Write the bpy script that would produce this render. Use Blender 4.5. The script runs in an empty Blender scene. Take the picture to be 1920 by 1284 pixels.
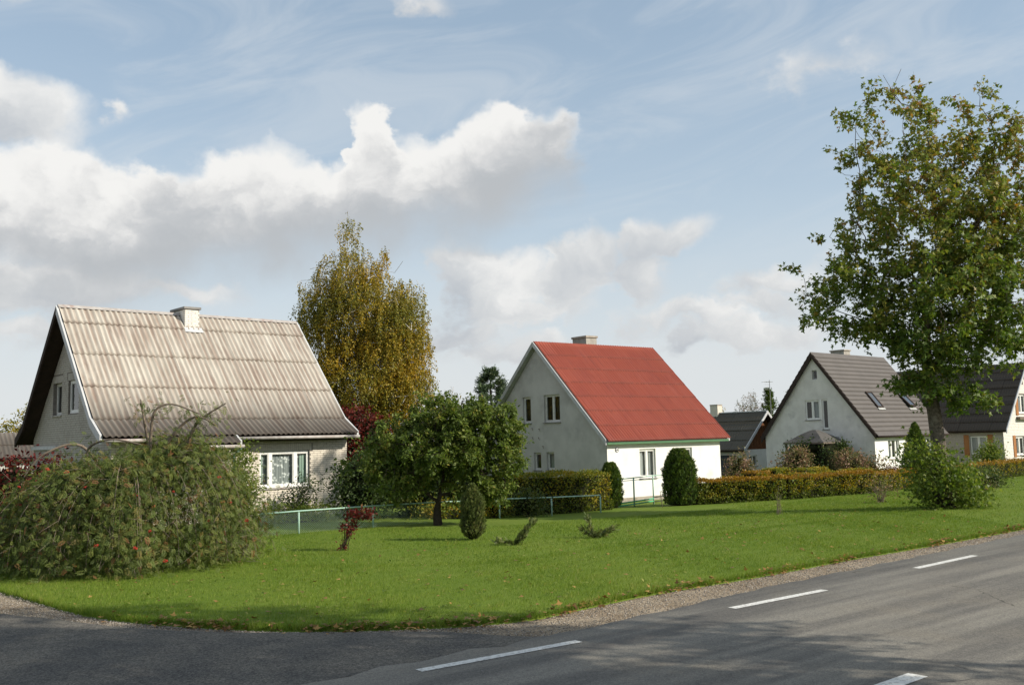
import bpy, bmesh, math
import numpy as np
from mathutils import Vector, Matrix
from mathutils.geometry import tessellate_polygon

rng = np.random.default_rng(7)
R = math.radians
scene = bpy.context.scene

# ------------------------------------------------------------------ camera
cam_data = bpy.data.cameras.new('camera')
cam = bpy.data.objects.new('camera', cam_data)
scene.collection.objects.link(cam)
scene.camera = cam
cam_data.sensor_width = 36.0
cam_data.lens = 36.0 * 1800.0 / 1920.0
cam_data.clip_end = 3000.0
CAM_H = 2.4
PITCH, ROLL = R(5.7), R(-1.4)
_F = Vector((0, math.cos(PITCH), math.sin(PITCH)))
_U0 = Vector((0, -math.sin(PITCH), math.cos(PITCH)))
_R0 = Vector((1, 0, 0))
_Rt = _R0 * math.cos(ROLL) + _U0 * math.sin(ROLL)
_Up = _U0 * math.cos(ROLL) - _R0 * math.sin(ROLL)
cam.matrix_world = Matrix(((_Rt.x, _Up.x, -_F.x, 0), (_Rt.y, _Up.y, -_F.y, 0), (_Rt.z, _Up.z, -_F.z, CAM_H), (0, 0, 0, 1)))

# ------------------------------------------------------------------ exposure
vs = scene.view_settings
vs.view_transform = 'Standard'
vs.look = 'None'
vs.gamma = 1.0
vs.use_curve_mapping = False
vs.exposure = 0.28
scene.cycles.max_bounces = 4
scene.cycles.diffuse_bounces = 3
scene.cycles.transmission_bounces = 2
scene.cycles.glossy_bounces = 2
scene.cycles.transparent_max_bounces = 8
scene.cycles.caustics_reflective = False
scene.cycles.caustics_refractive = False

# ------------------------------------------------------------------ node expression helper
class NT:
    """Small helper: arithmetic on node sockets."""
    def __init__(self, tree):
        self.t = tree
    def new(self, kind, **kw):
        n = self.t.nodes.new(kind)
        for k, v in kw.items():
            setattr(n, k, v)
        return n
    def put(self, sock, v):
        if isinstance(v, E):
            self.t.links.new(v.s, sock)
        elif isinstance(v, bpy.types.NodeSocket):
            self.t.links.new(v, sock)
        else:
            sock.default_value = v
    def m(self, op, *a, clamp=False):
        n = self.new('ShaderNodeMath', operation=op, use_clamp=clamp)
        for i, v in enumerate(a):
            self.put(n.inputs[i], v)
        return E(self, n.outputs[0])
    def ss(self, a, b, x):
        n = self.new('ShaderNodeMapRange', interpolation_type='SMOOTHSTEP')
        self.put(n.inputs['Value'], x)
        self.put(n.inputs['From Min'], a); self.put(n.inputs['From Max'], b)
        return E(self, n.outputs[0])
    def xyz(self, x, y, z):
        n = self.new('ShaderNodeCombineXYZ')
        for i, v in enumerate((x, y, z)):
            self.put(n.inputs[i], v)
        return E(self, n.outputs[0])
    def sep(self, v):
        n = self.new('ShaderNodeSeparateXYZ')
        self.put(n.inputs[0], v)
        return [E(self, o) for o in n.outputs]
    def noise(self, vec, scale, detail=4.0, rough=0.55, dist=0.0, dim='3D', w=None, lac=2.0):
        n = self.new('ShaderNodeTexNoise', noise_dimensions=dim)
        if vec is not None:
            self.put(n.inputs['Vector'], vec)
        n.inputs['Scale'].default_value = scale
        n.inputs['Detail'].default_value = detail
        n.inputs['Roughness'].default_value = rough
        n.inputs['Distortion'].default_value = dist
        n.inputs['Lacunarity'].default_value = lac
        return E(self, n.outputs[0])
    def voro(self, vec, scale, feature='F1', out=0, dim='3D'):
        n = self.new('ShaderNodeTexVoronoi', feature=feature, voronoi_dimensions=dim)
        if vec is not None:
            self.put(n.inputs['Vector'], vec)
        n.inputs['Scale'].default_value = scale
        return E(self, n.outputs[out])
    def mix(self, f, a, b, blend='MIX'):
        n = self.new('ShaderNodeMix', data_type='RGBA', blend_type=blend)
        self.put(n.inputs[0], f)
        for i, v in ((6, a), (7, b)):
            if isinstance(v, (tuple, list)) and len(v) == 3:
                v = (*v, 1)
            self.put(n.inputs[i], v)
        return E(self, n.outputs[2])
    def ramp(self, f, stops, interp='LINEAR'):
        n = self.new('ShaderNodeValToRGB')
        self.put(n.inputs[0], f)
        cr = n.color_ramp
        cr.interpolation = interp
        while len(cr.elements) < len(stops):
            cr.elements.new(0.5)
        for e, (p, c) in zip(cr.elements, stops):
            e.position = p
            e.color = (*c, 1) if len(c) == 3 else c
        return E(self, n.outputs[0])
    def curve(self, x, pts):
        n = self.new('ShaderNodeFloatCurve')
        self.put(n.inputs['Value'], x)
        c = n.mapping.curves[0]
        c.points[0].location = pts[0]
        c.points[1].location = pts[-1]
        for p in pts[1:-1]:
            c.points.new(*p)
        for p in c.points:
            p.handle_type = 'AUTO'
        n.mapping.update()
        return E(self, n.outputs[0])
    def bump(self, h, strength=0.5, dist=0.02):
        n = self.new('ShaderNodeBump')
        n.inputs['Strength'].default_value = strength
        n.inputs['Distance'].default_value = dist
        self.put(n.inputs['Height'], h)
        return n.outputs[0]

class E:
    def __init__(self, nt, s):
        self.nt, self.s = nt, s
    def __add__(self, o): return self.nt.m('ADD', self, o)
    __radd__ = __add__
    def __sub__(self, o): return self.nt.m('SUBTRACT', self, o)
    def __rsub__(self, o): return self.nt.m('SUBTRACT', o, self)
    def __mul__(self, o): return self.nt.m('MULTIPLY', self, o)
    __rmul__ = __mul__
    def __truediv__(self, o): return self.nt.m('DIVIDE', self, o)
    def min(self, o): return self.nt.m('MINIMUM', self, o)
    def max(self, o): return self.nt.m('MAXIMUM', self, o)
    def clamp(self): return self.nt.m('ADD', self, 0.0, clamp=True)

# ------------------------------------------------------------------ world: sky with cumulus
SUN_AZ = R(-16.0)     # direction to the sun, measured from +X towards +Y
SUN_EL = R(30.0)
world = bpy.data.worlds.new('World')
scene.world = world
world.use_nodes = True
world.cycles.sampling_method = 'MANUAL'
world.cycles.sample_map_resolution = 256
wt = world.node_tree
wt.nodes.clear()
w_ = NT(wt)
sky = w_.new('ShaderNodeTexSky', sky_type='NISHITA')
sky.sun_disc = False
sky.sun_elevation = SUN_EL
sky.sun_rotation = R(90.0) - SUN_AZ
sky.altitude = 50
sky.air_density = 1.0
sky.dust_density = 0.7
sky.ozone_density = 0.6
def build_sky(n):
    tc = n.new('ShaderNodeTexCoord')
    dx, dy, dz = n.sep(tc.outputs['Generated'])
    az = n.m('ARCTAN2', dx, dy)                    # 0 straight ahead, + to the right
    hl = n.m('SQRT', dx * dx + dy * dy)
    el = n.m('ARCTAN2', dz, hl)
    P = n.xyz(az, el, 0.0)
    # warped coordinates give billowing edges
    n1 = n.noise(P, 9.0, 5.0, 0.58, dim='2D')
    n2 = n.noise(n.xyz(az + 7.3, el + 1.7, 0.4), 9.0, 5.0, 0.58, dim='2D')
    nb = n.noise(n.xyz(az + 3.1, el * 1.4, 3.1), 26.0, 4.0, 0.6, dim='2D')
    wa = az + (n1 - 0.5) * 0.075 + (nb - 0.5) * 0.034
    we = el + (n2 - 0.5) * 0.055 + (nb - 0.5) * 0.030
    bil = n.voro(n.xyz(wa * 1.0, we * 1.2, 0.7), 17.0, 'SMOOTH_F1', 0, '2D')
    bil2 = 0.9 - nb
    we = we + (bil - 0.4) * 0.040 + (bil2 - 0.4) * 0.016
    # the big bank on the left: upper and lower outline over azimuth
    A0, A1 = -0.75, 0.25
    t = ((wa - A0) / (A1 - A0)).clamp()
    top = n.curve(t, BANK_TOP)
    bot = n.curve(t, BANK_BOT)
    thick = (top - bot).max(0.004)
    hb = (we - bot) / thick
    relief = n.noise(n.xyz(wa + 1.3, we * 1.25, 1.3), 11.0, 5.0, 0.56, dim='2D')
    d_top = n.ss(-0.009, 0.011, top - we)
    d_bot = n.ss(-0.050, 0.035, el - bot + (n1 - 0.5) * 0.10 + 0.022)
    bank = d_top * d_bot * n.ss(-0.74, -0.70, az) * (1.0 - n.ss(0.05, 0.075, wa))
    # separate puffs: (azimuth, elevation, half width, half height, softness)
    field = None; light = None
    for (ca, ce, ra, re, amt) in PUFFS:
        qx = (wa - ca) * (1.0 / ra); qy = (we - ce) * (1.0 / re)
        f = (1.0 - n.m('SQRT', qx * qx + qy * qy)) * amt
        l = (qy * 0.6 + qx * 0.25)
        if field is None: field, light = f, l * f.clamp()
        else:
            light = light + l * f.clamp()
            field = field.max(f)
    puff = n.ss(-0.01, 0.40, field + (nb - 0.5) * 0.45)
    # scattered cumulus outside the drawn part, unseen; cover raised to whiten ambient light
    gen = n.noise(n.xyz(n.m('SINE', az) * 2.2, n.m('COSINE', az) * 2.2, el * 4.5), 1.7, 5.0, 0.55)
    away = n.ss(0.62, 0.85, n.m('ABSOLUTE', az + 0.02))
    genm = n.ss(0.47, 0.62, gen) * away.max(n.ss(0.50, 0.70, el))
    # thin high cloud, drawn out along one direction
    cir = n.noise(n.xyz(az * 1.0 + el * 0.9, el * 4.5 - az * 1.1, 0.2), 3.4, 5.0, 0.62, 0.6, dim='2D')
    cirm = n.ss(0.36, 0.78, cir) * n.ss(0.12, 0.30, el)
    veil = n.noise(n.xyz(az * 0.8 + 5.0, el * 3.0, 5.0), 3.0, 3.0, 0.55, dim='2D')
    # colours (relative to the sky's own scale)
    K = CLOUD_GAIN
    shade_b = (n.ss(-0.10, 0.85, hb + (relief - 0.5) * 1.1 - (bil - 0.4) * 0.8 - (bil2 - 0.4) * 0.35)).clamp()
    col_b = n.ramp(shade_b, [(0.0, (0.54, 0.565, 0.59)), (0.35, (0.64, 0.655, 0.67)), (0.68, (0.81, 0.81, 0.805)), (1.0, (1.0, 0.99, 0.965))])
    shade_p = (0.52 + light * 1.3 + (relief - 0.5) * 1.3 - (bil - 0.4) * 0.5).clamp()
    col_p = n.ramp(shade_p, [(0.0, (0.55, 0.585, 0.63)), (0.5, (0.74, 0.755, 0.765)), (1.0, (1.0, 0.99, 0.965))])
    base = sky.outputs[0]
    haze = (1.0 - n.ss(-0.02, 0.46, el))
    scl = lambda c: n.mix(1.0, c, (K, K, K), 'MULTIPLY')
    c = n.mix(haze * (0.60 + veil * 0.45), base, scl((0.78, 0.815, 0.835, 1)))
    c = n.mix(0.46, c, scl((0.565, 0.72, 0.85, 1)))
    c = n.mix(cirm * 0.36, c, scl((0.80, 0.835, 0.86, 1)))
    c = n.mix((1.0 - n.ss(0.0, 0.24, el)) * (0.40 + veil * 0.55), c, scl((0.85, 0.86, 0.855, 1)))
    c = n.mix(genm * 0.9, c, scl(col_p))
    c = n.mix(puff * 0.92, c, scl(col_p))
    c = n.mix(bank * 0.97, c, scl(col_b))
    return c
def azel(x, y):
    d = _F * 1800.0 + _Rt * (x - 960) - _Up * (y - 642)
    return math.atan2(d.x, d.y), math.atan2(d.z, math.hypot(d.x, d.y))
def bankpts(px):
    out = []
    for x, y in px:
        a, e = azel(x, y)
        out.append(((a + 0.75) / 1.0, e))
    return out
# outline of the bank of cumulus as seen from the village street
BANK_TOP = bankpts([(-600, 300), (-200, 270), (0, 290), (70, 268), (150, 258), (215, 285), (290, 300), (350, 318), (430, 305), (500, 300), (560, 322), (612, 312), (628, 250), (645, 205), (680, 192), (722, 215), (748, 262), (800, 280), (855, 270), (900, 218), (950, 200), (1000, 215), (1045, 205), (1062, 232), (1100, 330)])
BANK_BOT = bankpts([(-600, 520), (0, 505), (150, 512), (300, 490), (450, 452), (600, 425), (700, 402), (800, 390), (900, 372), (960, 345), (1010, 320), (1100, 315)])
def puff(x, y, rx, ry, amt):
    a, e = azel(x, y)
    return (a, e, rx / 1800.0, ry / 1800.0, amt)
PUFFS = [puff(20, 205, 130, 75, .9), puff(205, 217, 30, 24, .42), puff(130, 535, 150, 48, .9), puff(20, 560, 160, 60, .8), puff(910, 520, 120, 75, .95), puff(1060, 520, 110, 70, .95), puff(1250, 450, 110, 62, .85), puff(1190, 520, 90, 60, .9), puff(960, 580, 180, 50, .7), puff(1300, 595, 170, 34, .75), puff(1440, 565, 120, 30, .6), puff(1290, 640, 60, 26, .55), puff(790, 0, 80, 24, .38), puff(45, -4, 60, 20, .35), puff(60, 660, 90, 40, .7), puff(330, 560, 160, 28, .5), puff(1560, 130, 150, 45, .26), puff(880, 620, 120, 36, .6), puff(880, 480, 110, 55, .8), puff(1110, 470, 80, 50, .75), puff(1400, 625, 190, 40, .6), puff(1010, 660, 210, 40, .6), puff(1480, 520, 130, 40, .45)]
CLOUD_GAIN = 7.0
col = build_sky(w_)
bg = w_.new('ShaderNodeBackground')
wo = w_.new('ShaderNodeOutputWorld')
w_.put(bg.inputs[0], col)
bg.inputs[1].default_value = 0.108
wt.links.new(bg.outputs[0], wo.inputs[0])

# ------------------------------------------------------------------ sun
sd = bpy.data.lights.new('sun', 'SUN')
sd.energy = 5.0
sd.angle = R(0.5)
sd.color = (1.0, 0.915, 0.78)
sun = bpy.data.objects.new('sun', sd)
scene.collection.objects.link(sun)
sv = Vector((math.cos(SUN_AZ) * math.cos(SUN_EL), math.sin(SUN_AZ) * math.cos(SUN_EL), math.sin(SUN_EL)))
sun.rotation_euler = sv.to_track_quat('Z', 'Y').to_euler()
sun.location = (40, 10, 40)

# ------------------------------------------------------------------ object helpers
COL = scene.collection
def link(o, parent=None):
    COL.objects.link(o)
    if parent is not None:
        o.parent = parent
    return o
def tag(o, label=None, cat=None, group=None, kind=None):
    if label: o['label'] = label
    if cat: o['category'] = cat
    if group: o['group'] = group
    if kind: o['kind'] = kind
    return o
def thing(name, loc, rz, label, cat, group=None):
    o = bpy.data.objects.new(name, None)
    o.empty_display_size = 0.2
    o.location = loc
    o.rotation_euler = (0, 0, rz)
    link(o)
    return tag(o, label, cat, group)
def mesh_np(name, V, F, smooth=False, attrs=None):
    """V (n,3); F (m,k) array of equal sided faces, or a list of such arrays."""
    if not isinstance(F, list):
        F = [F]
    F = [np.asarray(f, dtype=np.int32) for f in F if len(f)]
    me = bpy.data.meshes.new(name)
    V = np.asarray(V, dtype=np.float32)
    me.vertices.add(len(V))
    me.vertices.foreach_set('co', V.ravel())
    nl = sum(f.size for f in F)
    npoly = sum(len(f) for f in F)
    me.loops.add(nl)
    me.loops.foreach_set('vertex_index', np.concatenate([f.ravel() for f in F]))
    me.polygons.add(npoly)
    tot = np.concatenate([np.full(len(f), f.shape[1], dtype=np.int32) for f in F])
    start = np.concatenate([[0], np.cumsum(tot)[:-1]]).astype(np.int32)
    me.polygons.foreach_set('loop_start', start)
    if smooth:
        me.polygons.foreach_set('use_smooth', np.ones(npoly, dtype=bool))
    me.update(calc_edges=True)
    me.validate()
    for k, a in (attrs or {}).items():
        at = me.attributes.new(k, 'FLOAT', 'POINT')
        at.data.foreach_set('value', np.asarray(a, dtype=np.float32))
    return me
def obj(name, me, mat, parent=None):
    if mat is not None and len(me.materials) == 0:
        me.materials.append(mat)
    return link(bpy.data.objects.new(name, me), parent)
class MB:
    """Collects boxes, quads and tubes into one mesh."""
    def __init__(self):
        self.v, self.f = [], []
    def add(self, vs, fs):
        b = len(self.v)
        self.v += [tuple(p) for p in vs]
        self.f += [tuple(i + b for i in f) for f in fs]
        return self
    def box(self, x0, y0, z0, x1, y1, z1, M=None):
        vs = [(x, y, z) for z in (z0, z1) for y in (y0, y1) for x in (x0, x1)]
        if M: vs = [M(*p) for p in vs]
        return self.add(vs, [(0, 2, 3, 1), (4, 5, 7, 6), (0, 1, 5, 4), (2, 6, 7, 3), (0, 4, 6, 2), (1, 3, 7, 5)])
    def quad(self, *p):
        return self.add(p, [tuple(range(len(p)))])
    def tube(self, pts, r, n=8, cap=True):
        pts = [Vector(p) for p in pts]
        rs = r if isinstance(r, (list, tuple)) else [r] * len(pts)
        b = len(self.v)
        for i, p in enumerate(pts):
            d = (pts[min(i + 1, len(pts) - 1)] - pts[max(i - 1, 0)]).normalized()
            a = d.cross(Vector((0.31, 0.77, 0.55))).normalized()
            c = d.cross(a)
            for k in range(n):
                t = 2 * math.pi * k / n
                self.v.append(tuple(p + (a * math.cos(t) + c * math.sin(t)) * rs[i]))
        for i in range(len(pts) - 1):
            for k in range(n):
                k2 = (k + 1) % n
                self.f.append((b + i * n + k, b + i * n + k2, b + (i + 1) * n + k2, b + (i + 1) * n + k))
        if cap:
            self.f.append(tuple(b + k for k in reversed(range(n))))
            self.f.append(tuple(b + (len(pts) - 1) * n + k for k in range(n)))
        return self
    def build(self, name, mat, parent=None, smooth=False, bevel=0.0):
        me = bpy.data.meshes.new(name)
        me.from_pydata(self.v, [], self.f)
        bm = bmesh.new(); bm.from_mesh(me)
        bmesh.ops.recalc_face_normals(bm, faces=bm.faces)
        bm.to_mesh(me); bm.free()
        if smooth:
            for p in me.polygons: p.use_smooth = True
        o = obj(name, me, mat, parent)
        if bevel:
            md = o.modifiers.new('bevel', 'BEVEL'); md.width = bevel; md.segments = 2; md.limit_method = 'ANGLE'
        return o

# ------------------------------------------------------------------ materials
MATS = {}
def new_mat(name):
    m = bpy.data.materials.new(name)
    m.use_nodes = True
    m.node_tree.nodes.clear()
    n = NT(m.node_tree)
    out = n.new('ShaderNodeOutputMaterial')
    MATS[name] = m
    return m, n, out
def principled(n, out, base, rough=0.6, spec=0.3, metal=0.0, normal=None):
    p = n.new('ShaderNodeBsdfPrincipled')
    n.put(p.inputs['Base Color'], (*base, 1) if isinstance(base, tuple) and len(base) == 3 else base)
    n.put(p.inputs['Roughness'], rough)
    p.inputs['Specular IOR Level'].default_value = spec
    p.inputs['Metallic'].default_value = metal
    if normal is not None:
        n.put(p.inputs['Normal'], normal)
    if out is not None:
        n.t.links.new(p.outputs[0], out.inputs[0])
    return p
def gpos(n):
    return n.new('ShaderNodeNewGeometry').outputs['Position']
def simple(name, a, b, scale=3.0, rough=0.6, spec=0.3, bump=0.0, bscale=60.0, detail=5.0, metal=0.0, blotch=None):
    m, n, out = new_mat(name)
    P = gpos(n)
    f = n.ss(0.3, 0.7, n.noise(P, scale, detail, 0.6))
    c = n.mix(f, a, b)
    if blotch:
        c = n.mix(n.ss(blotch[1], blotch[2], n.noise(P, blotch[3], 5.0, 0.62)) * blotch[4], c, blotch[0])
    nm = n.bump(n.noise(P, bscale, 3.0, 0.6), bump, 0.01) if bump else None
    principled(n, out, c, rough, spec, metal, nm)
    return m
def leaf_mat(name, stops, trans=0.32, rough=0.5, spec=0.25):
    m, n, out = new_mat(name)
    at = n.new('ShaderNodeAttribute', attribute_name='tint')
    c = n.ramp(at.outputs['Fac'], stops)
    p = principled(n, None, c, rough, spec)
    t = n.new('ShaderNodeBsdfTranslucent')
    hs = n.new('ShaderNodeHueSaturation')
    hs.inputs['Saturation'].default_value = 1.1
    hs.inputs['Value'].default_value = 1.35
    n.put(hs.inputs['Color'], c)
    n.t.links.new(hs.outputs[0], t.inputs[0])
    mx = n.new('ShaderNodeMixShader')
    mx.inputs[0].default_value = trans
    n.t.links.new(p.outputs[0], mx.inputs[1]); n.t.links.new(t.outputs[0], mx.inputs[2])
    n.t.links.new(mx.outputs[0], out.inputs[0])
    return m

# ------------------------------------------------------------------ surface materials
def make_asphalt():
    m, n, out = new_mat('asphalt')
    P = gpos(n)
    x, y, z = n.sep(P)
    across = y * 0.777 - x * 0.629             # distance across the carriageway
    along = x * 0.777 + y * 0.629
    wheel = n.noise(n.xyz(along * 0.12, across * 1.5, 0.0), 1.0, 4.0, 0.6)
    patch = n.noise(P, 0.55, 6.0, 0.62)
    grit = n.voro(P, 95.0, 'F1', 1)
    g2 = n.noise(P, 160.0, 2.0, 0.7)
    c = n.mix(n.ss(0.38, 0.62, wheel), (0.118, 0.114, 0.107), (0.205, 0.196, 0.175))
    c = n.mix(n.ss(0.45, 0.72, patch) * 0.55, c, (0.200, 0.182, 0.150))
    gx = n.sep(grit)[0]
    c = n.mix(0.6, c, n.mix(gx, (0.24, 0.24, 0.24), (0.80, 0.78, 0.74)), 'OVERLAY')
    c = n.mix(n.ss(0.52, 0.66, n.noise(P, 24.0, 4.0, 0.75)) * 0.45, c, (0.235, 0.22, 0.19))
    c = n.mix(n.ss(0.54, 0.68, n.noise(P, 17.0, 4.0, 0.75)) * 0.40, c, (0.055, 0.054, 0.052))
    crack = n.voro(n.xyz(x + (patch - 0.5) * 1.2, y + (wheel - 0.5) * 1.0, 0.0), 0.30, 'DISTANCE_TO_EDGE')
    c = n.mix((1.0 - n.ss(0.0, 0.006, crack)) * n.ss(0.52, 0.6, patch) * 0.8, c, (0.02, 0.02, 0.02))
    principled(n, out, c, 0.86, 0.22, 0.0, n.bump(g2 + gx * 0.6, 0.5, 0.006))
    return m
def make_side_asphalt():
    m, n, out = new_mat('old_asphalt')
    P = gpos(n)
    patch = n.noise(P, 0.9, 6.0, 0.65)
    gx = n.sep(n.voro(P, 55.0, 'F1', 1))[0]
    gy = n.sep(n.voro(P, 120.0, 'F1', 1))[0]
    c = n.mix(n.ss(0.35, 0.65, patch), (0.092, 0.090, 0.086), (0.150, 0.140, 0.122))
    c = n.mix(0.75, c, n.mix(gx, (0.18, 0.18, 0.19), (0.82, 0.80, 0.76)), 'OVERLAY')
    c = n.mix(n.ss(0.52, 0.66, n.noise(P, 13.0, 5.0, 0.75)) * 0.55, c, (0.045, 0.044, 0.042))
    c = n.mix(n.ss(0.55, 0.7, n.noise(P, 9.0, 5.0, 0.75)) * 0.35, c, (0.25, 0.235, 0.20))
    c = n.mix(0.4, c, n.mix(gy, (0.2, 0.2, 0.2), (0.8, 0.8, 0.8)), 'OVERLAY')
    principled(n, out, c, 0.9, 0.2, 0.0, n.bump(gx + n.noise(P, 90, 2, 0.6), 0.7, 0.012))
    return m
def make_gravel():
    m, n, out = new_mat('gravel_mat')
    P = gpos(n)
    gx = n.sep(n.voro(P, 48.0, 'F1', 1))
    patch = n.noise(P, 1.2, 5.0, 0.6)
    c = n.mix(n.ss(0.3, 0.7, patch), (0.195, 0.155, 0.110), (0.30, 0.255, 0.195))
    c = n.mix(0.7, c, n.mix(gx[0], (0.25, 0.24, 0.23), (0.85, 0.82, 0.78)), 'OVERLAY')
    principled(n, out, c, 0.95, 0.15, 0.0, n.bump(n.voro(P, 48.0) + n.noise(P, 130, 2, 0.6) * 0.5, 0.8, 0.015))
    return m
def make_lawn():
    m, n, out = new_mat('lawn_soil')
    P = gpos(n)
    a = n.noise(P, 0.35, 5.0, 0.6); b = n.noise(P, 7.0, 5.0, 0.7); d = n.noise(P, 60.0, 3.0, 0.7)
    c = n.mix(n.ss(0.3, 0.7, a), (0.105, 0.165, 0.020), (0.140, 0.190, 0.028))
    c = n.mix(n.ss(0.42, 0.75, b) * 0.6, c, (0.080, 0.125, 0.018))
    c = n.mix(n.ss(0.45, 0.8, d) * 0.7, c, (0.160, 0.200, 0.040))
    principled(n, out, c, 0.9, 0.1, 0.0, n.bump(d, 0.6, 0.02))
    return m
def make_paint():
    m, n, out = new_mat('road_paint')
    P = gpos(n)
    w = n.ss(0.46, 0.66, n.noise(P, 22.0, 6.0, 0.75))
    c = n.mix(w * 0.8, (0.66, 0.66, 0.63), (0.22, 0.21, 0.20))
    principled(n, out, c, 0.7, 0.3)
    return m
make_asphalt(); make_side_asphalt(); make_gravel(); make_lawn(); make_paint()

# ------------------------------------------------------------------ terrain
RC, RS = math.cos(R(39.0)), math.sin(R(39.0))
def sstep(a, b, x):
    t = np.clip((np.asarray(x, float) - a) / (b - a), 0, 1)
    return t * t * (3 - 2 * t)
def road_ds(x, y):
    X = np.asarray(x, float) - 0.87; Y = np.asarray(y, float) - 12.65
    return -RS * X + RC * Y, RC * X + RS * Y
def zt(x, y):
    d, s = road_ds(x, y)
    return -(0.10 + 0.35 * sstep(5, 19, s)) * sstep(3, 21, d) - 0.3 * sstep(24, 45, d) * sstep(10, 25, s)
# edge of the carriageway (curving gently left) and of the grass, from left to right
def smooth_line(pts, n=10):
    P = np.array(pts, float); out = []
    for i in range(len(P) - 1):
        p0 = P[max(i - 1, 0)]; p1 = P[i]; p2 = P[i + 1]; p3 = P[min(i + 2, len(P) - 1)]
        for k in range(n):
            t = k / n
            out.append(0.5 * ((2 * p1) + (-p0 + p2) * t + (2 * p0 - 5 * p1 + 4 * p2 - p3) * t * t + (-p0 + 3 * p1 - 3 * p2 + p3) * t ** 3))
    out.append(P[-1])
    return np.array(out)
GRASS_EDGE = smooth_line([(-60, 46), (-24, 30), (-14.5, 22.3), (-11.0, 18.9), (-9.02, 17.0), (-7.82, 15.8), (-6.79, 14.75), (-5.83, 13.95), (-4.48, 13.25), (-3.29, 12.85), (-2.58, 12.72), (-1.88, 12.71), (-0.85, 12.80), (0.2, 13.18), (0.97, 13.93), (1.85, 14.78), (2.91, 15.62), (3.76, 16.25), (4.98, 17.26), (6.36, 18.45), (7.78, 19.55), (9.51, 20.94), (11.97, 23.0), (16.0, 26.6), (22, 32.4), (31, 42), (44, 57), (80, 102)])
ASPH_EDGE = smooth_line([(-60, -32), (-20, -3.2), (-8, 5.6), (-3, 9.4), (0.17, 11.9), (0.87, 12.5), (1.64, 13.2), (2.54, 14.05), (3.52, 15.0), (4.58, 15.95), (5.8, 17.0), (7.09, 18.1), (8.75, 19.55), (10.83, 21.4), (15.0, 25.2), (21, 31.0), (30, 40.7), (43, 55.5), (80, 101)])
# ground: one big sheet
def grid_sheet():
    xs = np.concatenate([[-900, -500, -250, -140, -90], np.linspace(-60, 60, 121), [90, 140, 250, 500, 900]])
    ys = np.concatenate([[-400, -150, -60, -30], np.linspace(-14, 90, 105), [110, 140, 200, 320, 600, 1200]])
    X, Y = np.meshgrid(xs, ys)
    Z = zt(X, Y) - 0.035
    V = np.stack([X, Y, Z], -1).reshape(-1, 3)
    nx, ny = len(xs), len(ys)
    i = (np.arange(ny - 1)[:, None] * nx + np.arange(nx - 1)[None]).ravel()
    return V, np.stack([i, i + 1, i + nx + 1, i + nx], 1)
V, F = grid_sheet()
o = obj('ground', mesh_np('ground', V, F, True), MATS['gravel_mat']); tag(o, kind='structure')
# lawn sheet: from the grass edge back, 25 mm above the gravel
def lawn_sheet():
    e = GRASS_EDGE
    k = np.array([0, 0.05, 0.12, 0.25, 0.45, 0.8, 1.2, 1.8, 2.6, 3.6, 5, 6.5, 8, 10, 12, 14, 16, 18, 20, 22, 25, 28, 32, 36, 42, 50, 70, 120, 250, 600])
    # direction of growth turns smoothly from up-left to straight back
    V = []
    for j, dk in enumerate(k):
        bx = e[:, 0] - dk * 0.12; by = e[:, 1] + dk * 0.99
        z = zt(bx, by) + np.minimum(0.010, -0.03 + dk * 0.5) + 0.012 * np.sin(bx * 1.7 + by * 0.6) * min(dk, 1) * 0.5
        V.append(np.stack([bx, by, z], 1))
    n = len(e)
    V = np.concatenate(V)
    i = (np.arange(len(k) - 1)[:, None] * n + np.arange(n - 1)[None]).ravel()
    return V, np.stack([i, i + 1, i + n + 1, i + n], 1)
V, F = lawn_sheet()
lawn = obj('lawn', mesh_np('lawn', V, F, True), MATS['lawn_soil']); tag(lawn, kind='structure')
def zl(x, y):
    return float(zt(x, y)) + 0.008
# carriageway
def strip(edge, nrm, offs, z, name, mat, lift=None):
    V = []
    for j, o_ in enumerate(offs):
        zz = z if lift is None else z + lift[j]
        V.append(np.column_stack([edge[:, 0] + nrm[0] * o_, edge[:, 1] + nrm[1] * o_, np.full(len(edge), zz)]))
    V = np.concatenate(V); n = len(edge)
    i = (np.arange(len(offs) - 1)[:, None] * n + np.arange(n - 1)[None]).ravel()
    return obj(name, mesh_np(name, V, np.stack([i, i + 1, i + n + 1, i + n], 1), True), mat)
NR = (RS, -RC)
edge = ASPH_EDGE.copy()
jag = np.sin(edge[:, 0] * 5.1) * 0.03 + np.sin(edge[:, 0] * 11.7 + 1) * 0.02 + np.where(edge[:, 0] < 0.3, rng.normal(0, 0.09, len(edge)), 0)
edge[:, 0] -= RS * jag; edge[:, 1] += RC * jag
o = strip(edge, NR, [0, 0.05, 2.0, 3.6, 5.4, 7.3, 7.35], 0.004, 'road', MATS['asphalt'], [-0.03, 0, 0.012, 0.018, 0.012, 0, -0.03]); tag(o, kind='structure')
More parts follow.
